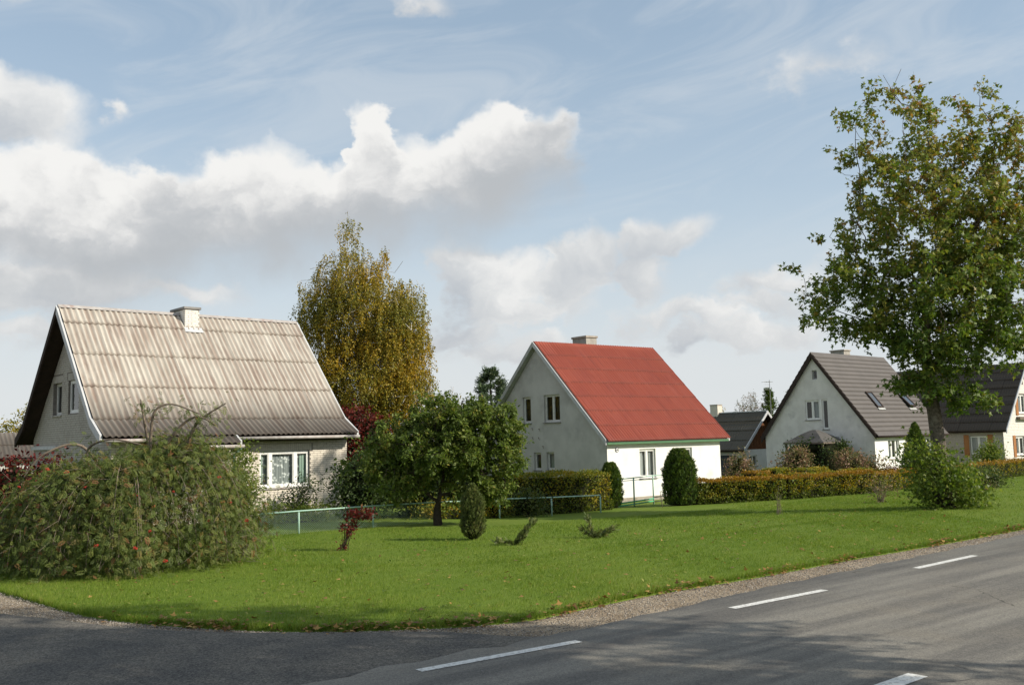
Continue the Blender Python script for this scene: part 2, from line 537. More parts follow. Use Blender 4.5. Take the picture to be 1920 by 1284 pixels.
# the side road joining from the left
sr = [(-60, 44.6), (-24, 28.6), (-14.5, 20.6), (-11.0, 17.0), (-9.0, 15.5), (-7.8, 14.75), (-6.7, 14.15), (-5.2, 13.3), (-3.6, 12.78), (-2.2, 12.58), (-1.0, 12.45), (0.2, 12.0), (0.9, 12.45)]
top = smooth_line(sr, 8)
low = smooth_line([(-60, 37), (-26, 18), (-18, 6), (-13, 2.0), (-10, 4.0), (-8.0, 5.5), (-6.7, 6.5), (-5.2, 7.6), (-3.6, 8.8), (-2.2, 9.9), (-1.0, 10.8), (0.2, 11.8), (0.9, 12.4)], 8)
V = np.concatenate([np.column_stack([a, np.full(len(a), z_)]) for a, z_ in ((top, -0.028), (top * 0.98 + low * 0.02, -0.003), (top * 0.5 + low * 0.5, 0.000), (low, -0.001))])
n_ = len(top); i = (np.arange(3)[:, None] * n_ + np.arange(n_ - 1)[None]).ravel()
o = obj('side_road', mesh_np('side_road', V, np.stack([i, i + n_, i + n_ + 1, i + 1], 1), True), MATS['old_asphalt']); tag(o, kind='structure')
# painted dashes are parts of the road's setting
def dash(a, b, wdt):
    a, b = Vector((*a, 0)), Vector((*b, 0))
    d = (b - a).normalized(); s = Vector((-d.y, d.x, 0)) * wdt / 2
    mb = MB()
    nseg = 6
    for k in range(nseg):
        p = a.lerp(b, k / nseg); q = a.lerp(b, (k + 1) / nseg)
        mb.quad((p - s)[:], (q - s)[:], (q + s)[:], (p + s)[:])
    mb.v = [(x, y, 0.004 + 0.012 * min(1, max(0, road_perp(x, y) - 0.05) / 1.95) + 0.006 * min(1, max(0, road_perp(x, y) - 2.0) / 1.6) + 0.005) for x, y, z in mb.v]
    return mb.build('road_dash', MATS['road_paint'], bpy.data.objects['road'])
def road_perp(x, y):
    d = (ASPH_EDGE - np.array([x, y]))
    return float(np.sqrt((d ** 2).sum(1).min()))
for a, b, wd in [((-1.06, 10.34), (0.70, 11.60), 0.14), ((2.93, 13.49), (4.63, 14.81), 0.14), ((6.86, 16.85), (8.57, 18.31), 0.14), ((10.9, 20.45), (12.55, 21.9), 0.14), ((15.0, 24.1), (16.6, 25.6), 0.14),
                 ((1.55, 7.66), (3.86, 9.60), 0.20), ((6.7, 11.95), (8.45, 13.35), 0.20), ((-5.0, 7.45), (-3.3, 8.75), 0.14), ((10.9, 15.5), (12.6, 17.0), 0.2)]:
    dash(a, b, wd)

# ------------------------------------------------------------------ building materials
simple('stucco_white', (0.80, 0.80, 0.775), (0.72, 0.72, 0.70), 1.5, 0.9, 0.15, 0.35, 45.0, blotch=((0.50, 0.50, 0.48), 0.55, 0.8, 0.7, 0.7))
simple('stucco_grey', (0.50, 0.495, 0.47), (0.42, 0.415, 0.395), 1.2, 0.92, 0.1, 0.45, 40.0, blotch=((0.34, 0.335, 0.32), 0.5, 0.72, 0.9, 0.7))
simple('stucco_worn', (0.69, 0.67, 0.635), (0.58, 0.56, 0.53), 1.6, 0.9, 0.15, 0.4, 45.0, blotch=((0.42, 0.41, 0.40), 0.52, 0.75, 1.1, 0.8))
simple('plinth_concrete', (0.40, 0.36, 0.31), (0.28, 0.25, 0.21), 4.0, 0.95, 0.1, 0.4, 30.0)
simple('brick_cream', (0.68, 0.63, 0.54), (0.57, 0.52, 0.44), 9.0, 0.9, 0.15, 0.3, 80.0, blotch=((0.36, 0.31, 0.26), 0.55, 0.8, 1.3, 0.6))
simple('concrete_old', (0.40, 0.38, 0.34), (0.30, 0.28, 0.25), 5.0, 0.9, 0.15, 0.3, 40.0)
simple('brick_white', (0.76, 0.74, 0.69), (0.66, 0.63, 0.58), 9.0, 0.9, 0.15, 0.3, 80.0)
simple('brick_shaded', (0.47, 0.44, 0.39), (0.38, 0.355, 0.31), 9.0, 0.9, 0.15, 0.3, 80.0, blotch=((0.27, 0.24, 0.21), 0.52, 0.75, 1.1, 0.7))  # darker brick for walls away from the sun, shade put into its colour
simple('mortar', (0.24, 0.22, 0.195), (0.17, 0.155, 0.135), 8.0, 0.95, 0.1, 0.3, 80.0)
simple('frame_white', (0.78, 0.78, 0.75), (0.70, 0.70, 0.67), 5.0, 0.5, 0.35)
simple('frame_worn', (0.66, 0.66, 0.62), (0.52, 0.52, 0.48), 9.0, 0.65, 0.25)
simple('trim_white', (0.52, 0.53, 0.54), (0.43, 0.44, 0.45), 4.0, 0.55, 0.3)
simple('trim_grey', (0.42, 0.43, 0.42), (0.32, 0.33, 0.32), 4.0, 0.7, 0.2)
simple('soffit_dark', (0.030, 0.022, 0.018), (0.045, 0.030, 0.024), 4.0, 0.85, 0.15)
simple('trim_brown', (0.050, 0.036, 0.030), (0.036, 0.026, 0.022), 4.0, 0.85, 0.15)
simple('trim_green', (0.06, 0.15, 0.075), (0.08, 0.18, 0.09), 4.0, 0.6, 0.3)
simple('fence_green', (0.26, 0.44, 0.34), (0.36, 0.50, 0.42), 12.0, 0.55, 0.35, blotch=((0.25, 0.20, 0.14), 0.62, 0.75, 9.0, 0.5))
simple('gate_green', (0.08, 0.38, 0.20), (0.10, 0.44, 0.24), 6.0, 0.5, 0.35)
simple('post_dark', (0.03, 0.05, 0.04), (0.05, 0.06, 0.05), 6.0, 0.6, 0.3)
simple('wire_grey', (0.30, 0.38, 0.33), (0.22, 0.30, 0.26), 6.0, 0.5, 0.4)
simple('wood_brown', (0.16, 0.062, 0.022), (0.10, 0.040, 0.016), 14.0, 0.75, 0.2, blotch=((0.22, 0.10, 0.04), 0.5, 0.7, 5.0, 0.7))
simple('wood_orange', (0.36, 0.16, 0.055), (0.28, 0.12, 0.04), 8.0, 0.6, 0.25)
simple('wood_weathered', (0.20, 0.165, 0.13), (0.13, 0.105, 0.085), 9.0, 0.85, 0.15)
simple('door_dark', (0.045, 0.055, 0.065), (0.035, 0.042, 0.05), 4.0, 0.6, 0.3)
simple('metal_grey', (0.30, 0.30, 0.30), (0.22, 0.22, 0.22), 6.0, 0.45, 0.5, metal=0.6)
simple('tin_grey', (0.22, 0.21, 0.20), (0.16, 0.155, 0.15), 3.0, 0.6, 0.4)
simple('gutter_zinc', (0.40, 0.38, 0.36), (0.30, 0.27, 0.25), 5.0, 0.55, 0.4, blotch=((0.22, 0.10, 0.07), 0.55, 0.7, 3.0, 0.6))
simple('interior_dark', (0.035, 0.034, 0.032), (0.045, 0.044, 0.042), 2.0, 0.9, 0.1)
simple('pot_terracotta', (0.42, 0.16, 0.07), (0.34, 0.12, 0.05), 6.0, 0.8, 0.2)
simple('enamel_white', (0.72, 0.73, 0.74), (0.66, 0.67, 0.68), 6.0, 0.35, 0.5)
simple('print_dark', (0.03, 0.03, 0.035), (0.04, 0.04, 0.045), 6.0, 0.6, 0.3)
def make_glass():
    m, n, out = new_mat('window_glass')
    g = n.new('ShaderNodeBsdfGlossy'); g.inputs['Roughness'].default_value = 0.03
    P = gpos(n)
    n.put(g.inputs['Normal'], n.bump(n.noise(P, 2.2, 2.0, 0.5), 0.05, 0.05))
    t = n.new('ShaderNodeBsdfTransparent'); t.inputs[0].default_value = (0.82, 0.86, 0.85, 1)
    lw = n.new('ShaderNodeLayerWeight')
    f1 = E(n, lw.outputs['Facing'])
    mx = n.new('ShaderNodeMixShader')
    n.put(mx.inputs[0], 0.06 + n.m('POWER', f1, 4.0) * 0.9)
    n.t.links.new(t.outputs[0], mx.inputs[1]); n.t.links.new(g.outputs[0], mx.inputs[2])
    n.t.links.new(mx.outputs[0], out.inputs[0])
make_glass()
def make_roof_glass():
    m, n, out = new_mat('roof_glass')
    principled(n, out, (0.10, 0.12, 0.14), 0.05, 1.0, 0.55)
make_roof_glass()
def make_curtain(name, a, b, lace):
    m, n, out = new_mat(name)
    tc = n.new('ShaderNodeTexCoord').outputs['UV']
    P = gpos(n); x, y, z = n.sep(P)
    if lace:
        at = n.new('ShaderNodeAttribute', attribute_name='across').outputs['Fac']
        row = E(n, n.new('ShaderNodeAttribute', attribute_name='up').outputs['Fac'])
        v = n.voro(n.xyz(E(n, at), row, 0.0), 9.0)
        f = n.ss(0.30, 0.46, v)
    else:
        f = n.noise(P, 6.0, 3.0, 0.5)
    principled(n, out, n.mix(f, a, b), 0.9, 0.1)
make_curtain('curtain_lace', (0.85, 0.85, 0.84), (0.34, 0.36, 0.36), True)
make_curtain('curtain_plain', (0.42, 0.44, 0.44), (0.30, 0.32, 0.32), False)
make_curtain('curtain_white', (0.66, 0.67, 0.67), (0.55, 0.56, 0.56), False)
make_curtain('curtain_green', (0.42, 0.52, 0.45), (0.32, 0.43, 0.36), False)
make_curtain('curtain_amber', (0.30, 0.21, 0.05), (0.22, 0.15, 0.04), False)
make_curtain('curtain_dark', (0.05, 0.042, 0.025), (0.03, 0.028, 0.018), False)

def make_roof_asbestos(name, yaw, pale, mid, rust, dark, rustamt, zdark):
    m, n, out = new_mat(name)
    P = gpos(n); x, y, z = n.sep(P)
    u = x * math.cos(R(yaw)) + y * math.sin(R(yaw))
    oi = n.new('ShaderNodeObjectInfo').outputs['Random']
    st = n.noise(n.xyz(u * 5.4, z * 0.55, 0.0), 1.0, 4.0, 0.65)
    st2 = n.noise(n.xyz(u * 2.1, z * 0.9, 4.0), 1.0, 6.0, 0.7)
    fine = n.noise(P, 38.0, 4.0, 0.7)
    c = n.mix(n.ss(0.30, 0.70, st2), pale, mid)
    c = n.mix(E(n, oi) * 0.30, c, tuple(v * 0.80 for v in mid))
    c = n.mix(n.ss(0.46, 0.66, st) * rustamt, c, rust)
    c = n.mix(n.ss(0.5, 0.75, fine) * 0.35, c, tuple(v * 0.55 for v in mid))
    v = E(n, n.new('ShaderNodeAttribute', attribute_name='valley').outputs['Fac'])
    c = n.mix(v * n.ss(0.25, 0.65, n.noise(n.xyz(u * 3.0, z * 0.7, 9.0), 1.0, 4.0, 0.6)) * 0.62, c, rust)
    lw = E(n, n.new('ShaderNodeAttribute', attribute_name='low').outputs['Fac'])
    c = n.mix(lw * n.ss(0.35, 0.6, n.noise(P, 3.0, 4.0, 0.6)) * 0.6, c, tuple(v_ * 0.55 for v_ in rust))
    if zdark is not None:
        c = n.mix(n.ss(zdark[1], zdark[0], z + (st2 - 0.5) * 0.7) * 0.88, c, dark)
    principled(n, out, c, 0.9, 0.12, 0.0, n.bump(fine, 0.3, 0.006))
    return m
make_roof_asbestos('roof_asbestos', 42.6, (0.51, 0.485, 0.43), (0.41, 0.382, 0.33), (0.190, 0.125, 0.098), (0.050, 0.043, 0.038), 0.55, (2.65, 4.5))
make_roof_asbestos('roof_dark', 40.0, (0.115, 0.112, 0.100), (0.075, 0.074, 0.066), (0.120, 0.095, 0.060), (0.02, 0.02, 0.02), 0.5, None)
make_roof_asbestos('roof_dark_slate', 38.0, (0.082, 0.074, 0.066), (0.052, 0.047, 0.042), (0.100, 0.080, 0.060), (0.02, 0.02, 0.02), 0.5, None)
def make_red_roof():
    m, n, out = new_mat('roof_red')
    P = gpos(n)
    oi = E(n, n.new('ShaderNodeObjectInfo').outputs['Random'])
    a = n.noise(P, 1.1, 5.0, 0.6); b = n.noise(P, 30.0, 3.0, 0.6)
    c = n.mix(oi, (0.285, 0.062, 0.036), (0.325, 0.076, 0.045))
    c = n.mix(n.ss(0.45, 0.75, a) * 0.5, c, (0.215, 0.045, 0.034))
    x, y, z = n.sep(P)
    u = x * math.cos(R(38.0)) + y * math.sin(R(38.0))
    stk = n.noise(n.xyz(u * 9.0, z * 0.7, 0.0), 1.0, 4.0, 0.65)
    c = n.mix(n.ss(0.45, 0.7, stk) * 0.45, c, (0.36, 0.115, 0.085))
    c = n.mix(n.ss(0.5, 0.72, n.noise(n.xyz(u * 6.0, z * 0.9, 7.0), 1.0, 5.0, 0.7)) * 0.5, c, (0.165, 0.040, 0.032))
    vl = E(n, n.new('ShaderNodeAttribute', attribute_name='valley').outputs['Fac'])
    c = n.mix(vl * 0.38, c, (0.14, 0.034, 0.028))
    c = n.mix(n.ss(0.55, 0.8, b) * 0.3, c, (0.36, 0.13, 0.10))
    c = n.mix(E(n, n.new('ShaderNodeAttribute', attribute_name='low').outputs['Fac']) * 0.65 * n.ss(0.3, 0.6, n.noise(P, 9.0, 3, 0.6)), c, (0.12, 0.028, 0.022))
    principled(n, out, c, 0.62, 0.3)
make_red_roof()

def make_tile():
    m, n, out = new_mat('roof_tile_brown')
    P = gpos(n)
    c = n.mix(n.ss(0.3, 0.7, n.noise(P, 1.2, 5, 0.6)), (0.100, 0.090, 0.085), (0.084, 0.076, 0.072))
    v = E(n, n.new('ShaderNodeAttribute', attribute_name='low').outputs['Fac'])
    c = n.mix(v * 0.42, c, (0.030, 0.027, 0.025))  # shadow line under each course lip, painted into the colour
    principled(n, out, c, 0.6, 0.3)
make_tile()
# ------------------------------------------------------------------ building helpers
def wall_mesh(outer, holes, M, th):
    """Flat wall with openings: outline and holes in wall coordinates (a along, b up); M(a, b, c) with c inwards."""
    rings = [outer] + holes
    flat = [p for r in rings for p in r]
    tris = tessellate_polygon([[Vector((p[0], p[1], 0)) for p in r] for r in rings])
    mb = MB()
    nfl = len(flat)
    vs = [M(p[0], p[1], 0) for p in flat] + [M(p[0], p[1], th) for p in flat]
    fs = [tuple(t) for t in tris] + [tuple(i + nfl for i in reversed(t)) for t in tris]
    b = 0
    for r in rings:
        k = len(r)
        for i in range(k):
            j = (i + 1) % k
            fs.append((b + i, b + j, b + j + nfl, b + i + nfl))
        b += k
    mb.add(vs, fs)
    return mb
def rect(a0, b0, a1, b1):
    return [(a0, b0), (a1, b0), (a1, b1), (a0, b1)]
def curtain_sheet(M, a0, b0, a1, b1, c, mat, parent, amp=0.02, waves=14, name='curtain'):
    nx = max(6, int(waves * (a1 - a0) / 0.25)); V, at, up = [], [], []
    for j in (0, 1):
        for i in range(nx + 1):
            a = a0 + (a1 - a0) * i / nx
            V.append(M(a, (b0, b1)[j], c + amp * math.sin(i * 1.9) + amp * 0.5 * math.sin(i * 0.7)))
            at.append(a); up.append((b0, b1)[j])
    i = np.arange(nx)
    me = mesh_np(name, np.array([tuple(v) for v in V]), np.stack([i, i + 1, i + nx + 2, i + nx + 1], 1), True, {'across': at, 'up': up})
    return obj(name, me, mat, parent)
def window(house, M, a0, b0, a1, b1, splits=(), fw=0.06, recess=0.09, mat='frame_white', curtains=(), sill=True, sillmat='gutter_zinc', transom=None, lab=None):
    """A framed window set into an opening; panes, curtains and sill are its sub-parts."""
    mb = MB()
    c0, c1 = recess, recess + 0.06
    g = 0.003
    A0, B0, A1, B1 = a0 + g, b0 + g, a1 - g, b1 - g
    mb.box(A0, B0, c0, A0 + fw, B1, c1, M); mb.box(A1 - fw, B0, c0, A1, B1, c1, M)
    mb.box(A0 + fw, B0, c0, A1 - fw, B0 + fw * 1.1, c1, M); mb.box(A0 + fw, B1 - fw, c0, A1 - fw, B1, c1, M)
    edges = [A0] + [a0 + (a1 - a0) * s for s in splits] + [A1]
    for e in edges[1:-1]:
        mb.box(e - fw * 0.75, B0 + fw * 1.1, c0 - 0.006, e + fw * 0.75, B1 - fw, c1, M)
    wobj = mb.build('window', MATS[mat], house)
    if lab: wobj['label'] = lab
    for k in range(len(edges) - 1):
        p0 = edges[k] + fw * 0.7; p1 = edges[k + 1] - fw * 0.7
        sash = MB(); s = 0.028
        q0, q1, r0, r1 = p0 + 0.004, p1 - 0.004, B0 + fw * 1.1 + 0.002, B1 - fw - 0.002
        sash.box(q0, r0, c0 + 0.012, q0 + s, r1, c1 - 0.008, M); sash.box(q1 - s, r0, c0 + 0.012, q1, r1, c1 - 0.008, M)
        sash.box(q0 + s, r0, c0 + 0.012, q1 - s, r0 + s, c1 - 0.008, M); sash.box(q0 + s, r1 - s, c0 + 0.012, q1 - s, r1, c1 - 0.008, M)
        sash.build('sash', MATS[mat], wobj)
        pane = MB().quad(M(q0 + s, r0 + s, c0 + 0.03), M(q1 - s, r0 + s, c0 + 0.03), M(q1 - s, r1 - s, c0 + 0.03), M(q0 + s, r1 - s, c0 + 0.03))
        pane.build('pane', MATS['window_glass'], wobj)
    W = a1 - a0
    for (f0, f1, cm, depth) in curtains:
        curtain_sheet(M, a0 + W * f0, b0 + 0.03, a0 + W * f1, b1 - 0.03, c1 + depth, MATS[cm], wobj)
    if sill:
        MB().box(a0 - 0.05, b0 - 0.045, -0.06, a1 + 0.05, b0 - 0.003, recess - 0.004, M).build('sill', MATS[sillmat], wobj)
    # dark room behind, open to the window only
    d = 0.9
    rm = MB()
    for q in ([(a0 - .2, b0 - .2, d), (a1 + .2, b0 - .2, d), (a1 + .2, b1 + .2, d), (a0 - .2, b1 + .2, d)],):
        rm.quad(*[M(*p) for p in q])
    rm.build('room_wall', MATS['interior_dark'], wobj)
    return wobj
def corrugated(width, length, waves, amp, seg, lip=0.014):
    nx = waves * seg
    x = np.linspace(0, width, nx + 1)
    ph = x / width * waves * 2 * np.pi
    z = amp * np.cos(ph)
    val = 0.5 - 0.5 * np.cos(ph)
    rows = [(0.0, -lip), (0.0, 0.0), (min(0.16, length * 0.3), 0.0), (length, 0.0)]
    V = np.concatenate([np.column_stack([x, np.full(nx + 1, y), z + dz]) for y, dz in rows])
    i = np.arange(nx)
    F = np.concatenate([np.stack([i + r * (nx + 1), i + 1 + r * (nx + 1), i + 1 + (r + 1) * (nx + 1), i + (r + 1) * (nx + 1)], 1) for r in range(3)])
    return mesh_np('roof_sheet', V, F, True, {'valley': np.tile(val, 4), 'low': np.repeat([1.0, 1.0, 0.0, 0.0], nx + 1)})
def lay_sheets(roof, x0, x1, ncol, rows, waves, amp, seg, mat, sign=1, skip=None, lift=0.022, overlap=0.10, jit=0.004):
    """rows: list of ((y_low, z_low), (y_high, z_high)) in house coordinates; sheets lapped shingle-fashion."""
    wdt = (x1 - x0) / ncol
    cache = {}
    for ri, (lo, hi) in enumerate(rows):
        dy, dz = hi[0] - lo[0], hi[1] - lo[1]
        L = math.hypot(dy, dz)
        s = Vector((0, dy / L, dz / L)); xax = Vector((1, 0, 0)); nrm = xax.cross(s)
        if nrm.z < 0: nrm = -nrm
        key = round(L, 3)
        if key not in cache:
            cache[key] = corrugated(wdt * 0.9985, L + overlap, waves, amp, seg)
            cache[key].materials.append(mat)
        # tilt: low end lifted above the sheet below
        tilt = (s * (L + overlap) - nrm * lift).normalized()
        n2 = xax.cross(tilt)
        if n2.z < 0: n2 = -n2
        for ci in range(ncol):
            if skip and skip(ri, ci): continue
            j = rng.normal(0, jit, 2)
            org = Vector((x0 + wdt * ci, lo[0], lo[1])) + nrm * (lift + 0.055 + amp + 0.5 * j[0] + (ci % 2) * 0.0022) - s * (0.004 + abs(j[1]))
            ob = bpy.data.objects.new('roof_sheet', cache[key])
            link(ob, roof)
            xa = xax
            if n2.dot(xa.cross(tilt)) < 0:
                pass
            ob.matrix_local = Matrix(((xa.x, tilt.x, n2.x, org.x), (xa.y, tilt.y, n2.y, org.y), (xa.z, tilt.z, n2.z, org.z), (0, 0, 0, 1)))
def roof_slab(house, x0, x1, prof, th, mat, name='roof'):
    """Closed slab along x following profile prof [(y, z) ...] from front eave over the ridge to the back eave."""
    n = len(prof)
    vs, fs = [], []
    for x in (x0, x1):
        vs += [(x, y, z) for y, z in prof] + [(x, y, z - th) for y, z in prof]
    def idx(s, lower, i): return s * 2 * n + lower * n + i
    for i in range(n - 1):
        fs.append((idx(0, 0, i), idx(1, 0, i), idx(1, 0, i + 1), idx(0, 0, i + 1)))
        fs.append((idx(0, 1, i), idx(0, 1, i + 1), idx(1, 1, i + 1), idx(1, 1, i)))
        for s in (0, 1):
            fs.append((idx(s, 0, i), idx(s, 0, i + 1), idx(s, 1, i + 1), idx(s, 1, i)))
    for i in (0, n - 1):
        fs.append((idx(0, 0, i), idx(0, 1, i), idx(1, 1, i), idx(1, 0, i)))
    return MB().add(vs, fs).build(name, mat, house)
def verge(house, x0, x1, prof, z0, z1, mat, name='bargeboard', seg=None):
    """Board(s) along the gable edge between x0..x1 and profile+z0..profile+z1, one per slope segment."""
    for i in range(len(prof) - 1):
        (ya, za), (yb, zb) = prof[i], prof[i + 1]
        vs = []
        for x in (x0, x1):
            vs += [(x, ya, za + z0), (x, yb, zb + z0), (x, yb, zb + z1), (x, ya, za + z1)]
        MB().add(vs, [(0, 1, 2, 3), (7, 6, 5, 4), (0, 4, 5, 1), (1, 5, 6, 2), (2, 6, 7, 3), (3, 7, 4, 0)]).build(name, mat, house)
def clip_poly(poly, p, q):
    """Clip polygon by the half plane left of p->q."""
    out = []
    def side(r): return (q[0] - p[0]) * (r[1] - p[1]) - (q[1] - p[1]) * (r[0] - p[0])
    for i in range(len(poly)):
        a, b = poly[i], poly[(i + 1) % len(poly)]
        sa_, sb_ = side(a), side(b)
        if sa_ >= 0: out.append(a)
        if (sa_ >= 0) != (sb_ >= 0):
            t = sa_ / (sa_ - sb_)
            out.append((a[0] + (b[0] - a[0]) * t, a[1] + (b[1] - a[1]) * t))
    return out
def bricks(house, M, a0, b0, a1, b1, holes, mat, clips=(), L=0.25, H=0.065, J=0.011, proud=0.010, soldiers=()):
    mb = MB()
    row = 0; b = b0
    solid = list(holes) + [(s[0], s[1], s[2], s[3]) for s in soldiers]
    def put(x0, y0, x1, y1):
        poly = [(x0, y0), (x1, y0), (x1, y1), (x0, y1)]
        for p, q in clips:
            poly = clip_poly(poly, p, q)
            if len(poly) < 3: return
        if (max(p[0] for p in poly) - min(p[0] for p in poly)) < 0.02: return
        d = -proud + rng.normal(0, 0.0018)
        k = len(poly)
        vs = [M(p[0], p[1], d) for p in poly] + [M(p[0], p[1], 0.01) for p in poly]
        mb.add(vs, [tuple(range(k))] + [(i, (i + 1) % k, (i + 1) % k + k, i + k) for i in range(k)])
    while b < b1 - 0.01:
        y1 = min(b + H, b1)
        a = a0 - (L + J) * (0.5 if row % 2 else 0.0)
        while a < a1:
            x0, x1 = max(a, a0), min(a + L, a1)
            if x1 - x0 > 0.02:
                segs = [(x0, x1)]
                for h in solid:
                    if y1 > h[1] + 0.004 and b < h[3] - 0.004:
                        ns = []
                        for s0, s1 in segs:
                            if s1 <= h[0] or s0 >= h[2]: ns.append((s0, s1)); continue
                            if s0 < h[0]: ns.append((s0, h[0] - 0.002))
                            if s1 > h[2]: ns.append((h[2] + 0.002, s1))
                        segs = ns
                for s0, s1 in segs:
                    if s1 - s0 > 0.03: put(s0, b, s1, y1)
            a += L + J
        b += H + J; row += 1
    for s in soldiers:
        a = s[0] + J / 2
        while a + H < s[2]:
            put(a, s[1] + 0.005, a + H, s[3] - 0.005); a += H + J
    o = mb.build('brick_courses', mat, house); o['kind'] = 'stuff'
    return o
def chimney(roof, x0, y0, x1, y1, z0, z1, mat, capmat, brick=True, cap=0.06, capth=0.09):
    c = MB().box(x0, y0, z0, x1, y1, z1).build('chimney', mat, roof)
    MB().box(x0 - cap, y0 - cap, z1 + 0.001, x1 + cap, y1 + cap, z1 + capth).build('chimney_cap', capmat, roof, bevel=0.01)
    if brick:
        mb = MB()
        for face in range(3):
            for r in range(int((z1 - z0) / 0.076)):
                zz = z0 + r * 0.076
                if face == 0: A0, A1 = x0, x1
                else: A0, A1 = y0, y1
                a = A0 - (0.13 if r % 2 else 0)
                while a < A1:
                    p, q = max(a, A0 + .003), min(a + 0.25, A1 - .003)
                    if q - p > 0.03:
                        if face == 0: mb.box(p, y0 - 0.008, zz, q, y0 + 0.02, zz + 0.064)
                        elif face == 1: mb.box(x0 - 0.008, p, zz, x0 + 0.02, q, zz + 0.064)
                        else: mb.box(x1 - 0.02, p, zz, x1 + 0.008, q, zz + 0.064)
                    a += 0.261
        o = mb.build('brick_courses', MATS['brick_white'], roof); o['kind'] = 'stuff'
    return c

simple('felt_dark', (0.105, 0.10, 0.095), (0.075, 0.072, 0.068), 3.0, 0.85, 0.15)

# ================================================================== HOUSE 1: cream brick, corrugated asbestos roof
def house_brick():
    h = thing('brick_house', (-12.43, 29.74, -0.10), R(42.6), 'cream brick house with pale rust-streaked corrugated roof behind the big rowan bush', 'house')
    L, D, RY = 8.5, 7.7, 3.85
    zr, zk, ze = 7.22, 3.33, 2.78          # ridge, kink, eave (roof surface)
    yk, ye = 0.40, -0.50
    slope = (zr - zk) / (RY - yk)
    WT = zk - 0.22 - slope * yk            # wall top under the rafters at y = 0
    wt = 2.88
    Mf = lambda a, b, c: Vector((a, c, b))             # front wall y = 0, inwards +y
    Mg = lambda a, b, c: Vector((c, a, b))             # left gable x = 0, inwards +x
    Mr = lambda a, b, c: Vector((L - c, a, b))
    Mb = lambda a, b, c: Vector((a, D - c, b))
    win_main = (5.0, 1.0, 6.95, 2.27)
    bay0, bay1, bd = 1.0, 3.72, 0.40
    win_bay = (1.45, 1.0, 3.18, 2.30)
    g1 = (4.70, 3.68, 5.62, 4.80); g2 = (2.98, 3.70, 4.02, 4.82)
    # walls (mortar surface) with real openings
    wall_mesh([(0.004, 0), (bay0, 0), (bay0, wt), (0.004, wt)], [], Mf, 0.3).build('wall', MATS['mortar'], h)
    wall_mesh([(bay1, 0), (L - 0.004, 0), (L - 0.004, wt), (bay1, wt)], [rect(*win_main)], Mf, 0.3).build('wall', MATS['mortar'], h)
    MbF = lambda a, b, c: Vector((a, c - bd, b))
    wall_mesh([(bay0, 0), (bay1, 0), (bay1, 2.62), (bay0, 2.62)], [rect(*win_bay)], MbF, 0.3).build('wall', MATS['mortar'], h)
    MbR = lambda a, b, c: Vector((bay1 - c, -bd + a, b))
    MbL = lambda a, b, c: Vector((bay0 + c, -bd + a, b))
    MB().box(bay1 - 0.25, -bd + 0.302, 0, bay1 - 0.002, 0.0, 2.62).build('wall', MATS['mortar'], h)
    MB().box(bay0 + 0.002, -bd + 0.302, 0, bay0 + 0.25, 0.0, 2.62).build('wall', MATS['mortar'], h)
    apex = zr - 0.30
    gab = [(0.302, 0), (D - 0.302, 0), (D - 0.302, wt + 0.25), (RY, apex), (0.302, wt + 0.25)]
    wall_mesh([(0.004, 0), (D - 0.004, 0), (D - 0.004, wt), (RY, apex), (0.004, wt)], [rect(*g1), rect(*g2)], Mg, 0.29).build('wall', MATS['mortar'], h)
    wall_mesh([(0.004, 0), (D - 0.004, 0), (D - 0.004, wt), (RY, apex), (0.004, wt)], [], Mr, 0.29).build('wall', MATS['mortar'], h)
    wall_mesh([(0.004, 0), (L - 0.004, 0), (L - 0.004, wt), (0.004, wt)], [], Mb, 0.3).build('wall', MATS['mortar'], h)
    # bricks
    bc = MATS['brick_cream']
    bricks(h, Mf, bay1 + 0.01, 0.02, L, wt - 0.05, [win_main], bc, soldiers=[(win_main[0] - 0.25, win_main[3], win_main[2] + 0.12, win_main[3] + 0.25)])
    bricks(h, Mf, 0.0, 0.02, bay0 - 0.01, wt - 0.05, [], bc)
    bricks(h, MbF, bay0, 0.02, bay1, 2.55, [win_bay], bc, soldiers=[(win_bay[0] - 0.12, win_bay[3], win_bay[2] + 0.12, win_bay[3] + 0.2)])
    bricks(h, MbR, 0.0, 0.02, bd, 2.55, [], bc)
    cl = [((D, wt - 0.02), (RY, apex - 0.02)), ((RY, apex - 0.02), (0, wt - 0.02))]
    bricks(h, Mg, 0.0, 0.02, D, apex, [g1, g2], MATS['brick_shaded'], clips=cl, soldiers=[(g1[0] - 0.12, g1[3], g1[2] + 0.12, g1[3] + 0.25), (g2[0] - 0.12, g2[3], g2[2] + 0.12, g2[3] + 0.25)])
    # windows
    window(h, Mf, *win_main, splits=(0.22, 0.72), fw=0.085, recess=0.07, curtains=((0.0, 0.10, 'curtain_green', 0.05), (0.0, 1.0, 'curtain_lace', 0.09), (0.84, 1.0, 'curtain_green', 0.05)), sillmat='gutter_zinc', lab='wide three-part white window with patterned lace curtains')
    window(h, MbF, *win_bay, splits=(0.33, 0.66), fw=0.075, recess=0.07, curtains=((0.0, 0.35, 'curtain_white', 0.10), (0.4, 1.0, 'curtain_plain', 0.12)))
    window(h, Mg, *g1, splits=(), fw=0.07, recess=0.12, mat='frame_worn', curtains=((0.0, 1.0, 'curtain_plain', 0.10),))
    window(h, Mg, *g2, splits=(), fw=0.08, recess=0.06, mat='frame_white', curtains=((0.0, 0.45, 'curtain_amber', 0.10),), sill=False)
    # roof deck and sheets
    prof = [(ye, ze), (yk, zk), (RY, zr), (D - yk, zk), (D - ye, ze)]
    roof = roof_slab(h, -0.45, L + 0.12, [(y, z) for y, z in prof], 0.09, MATS['soffit_dark'])
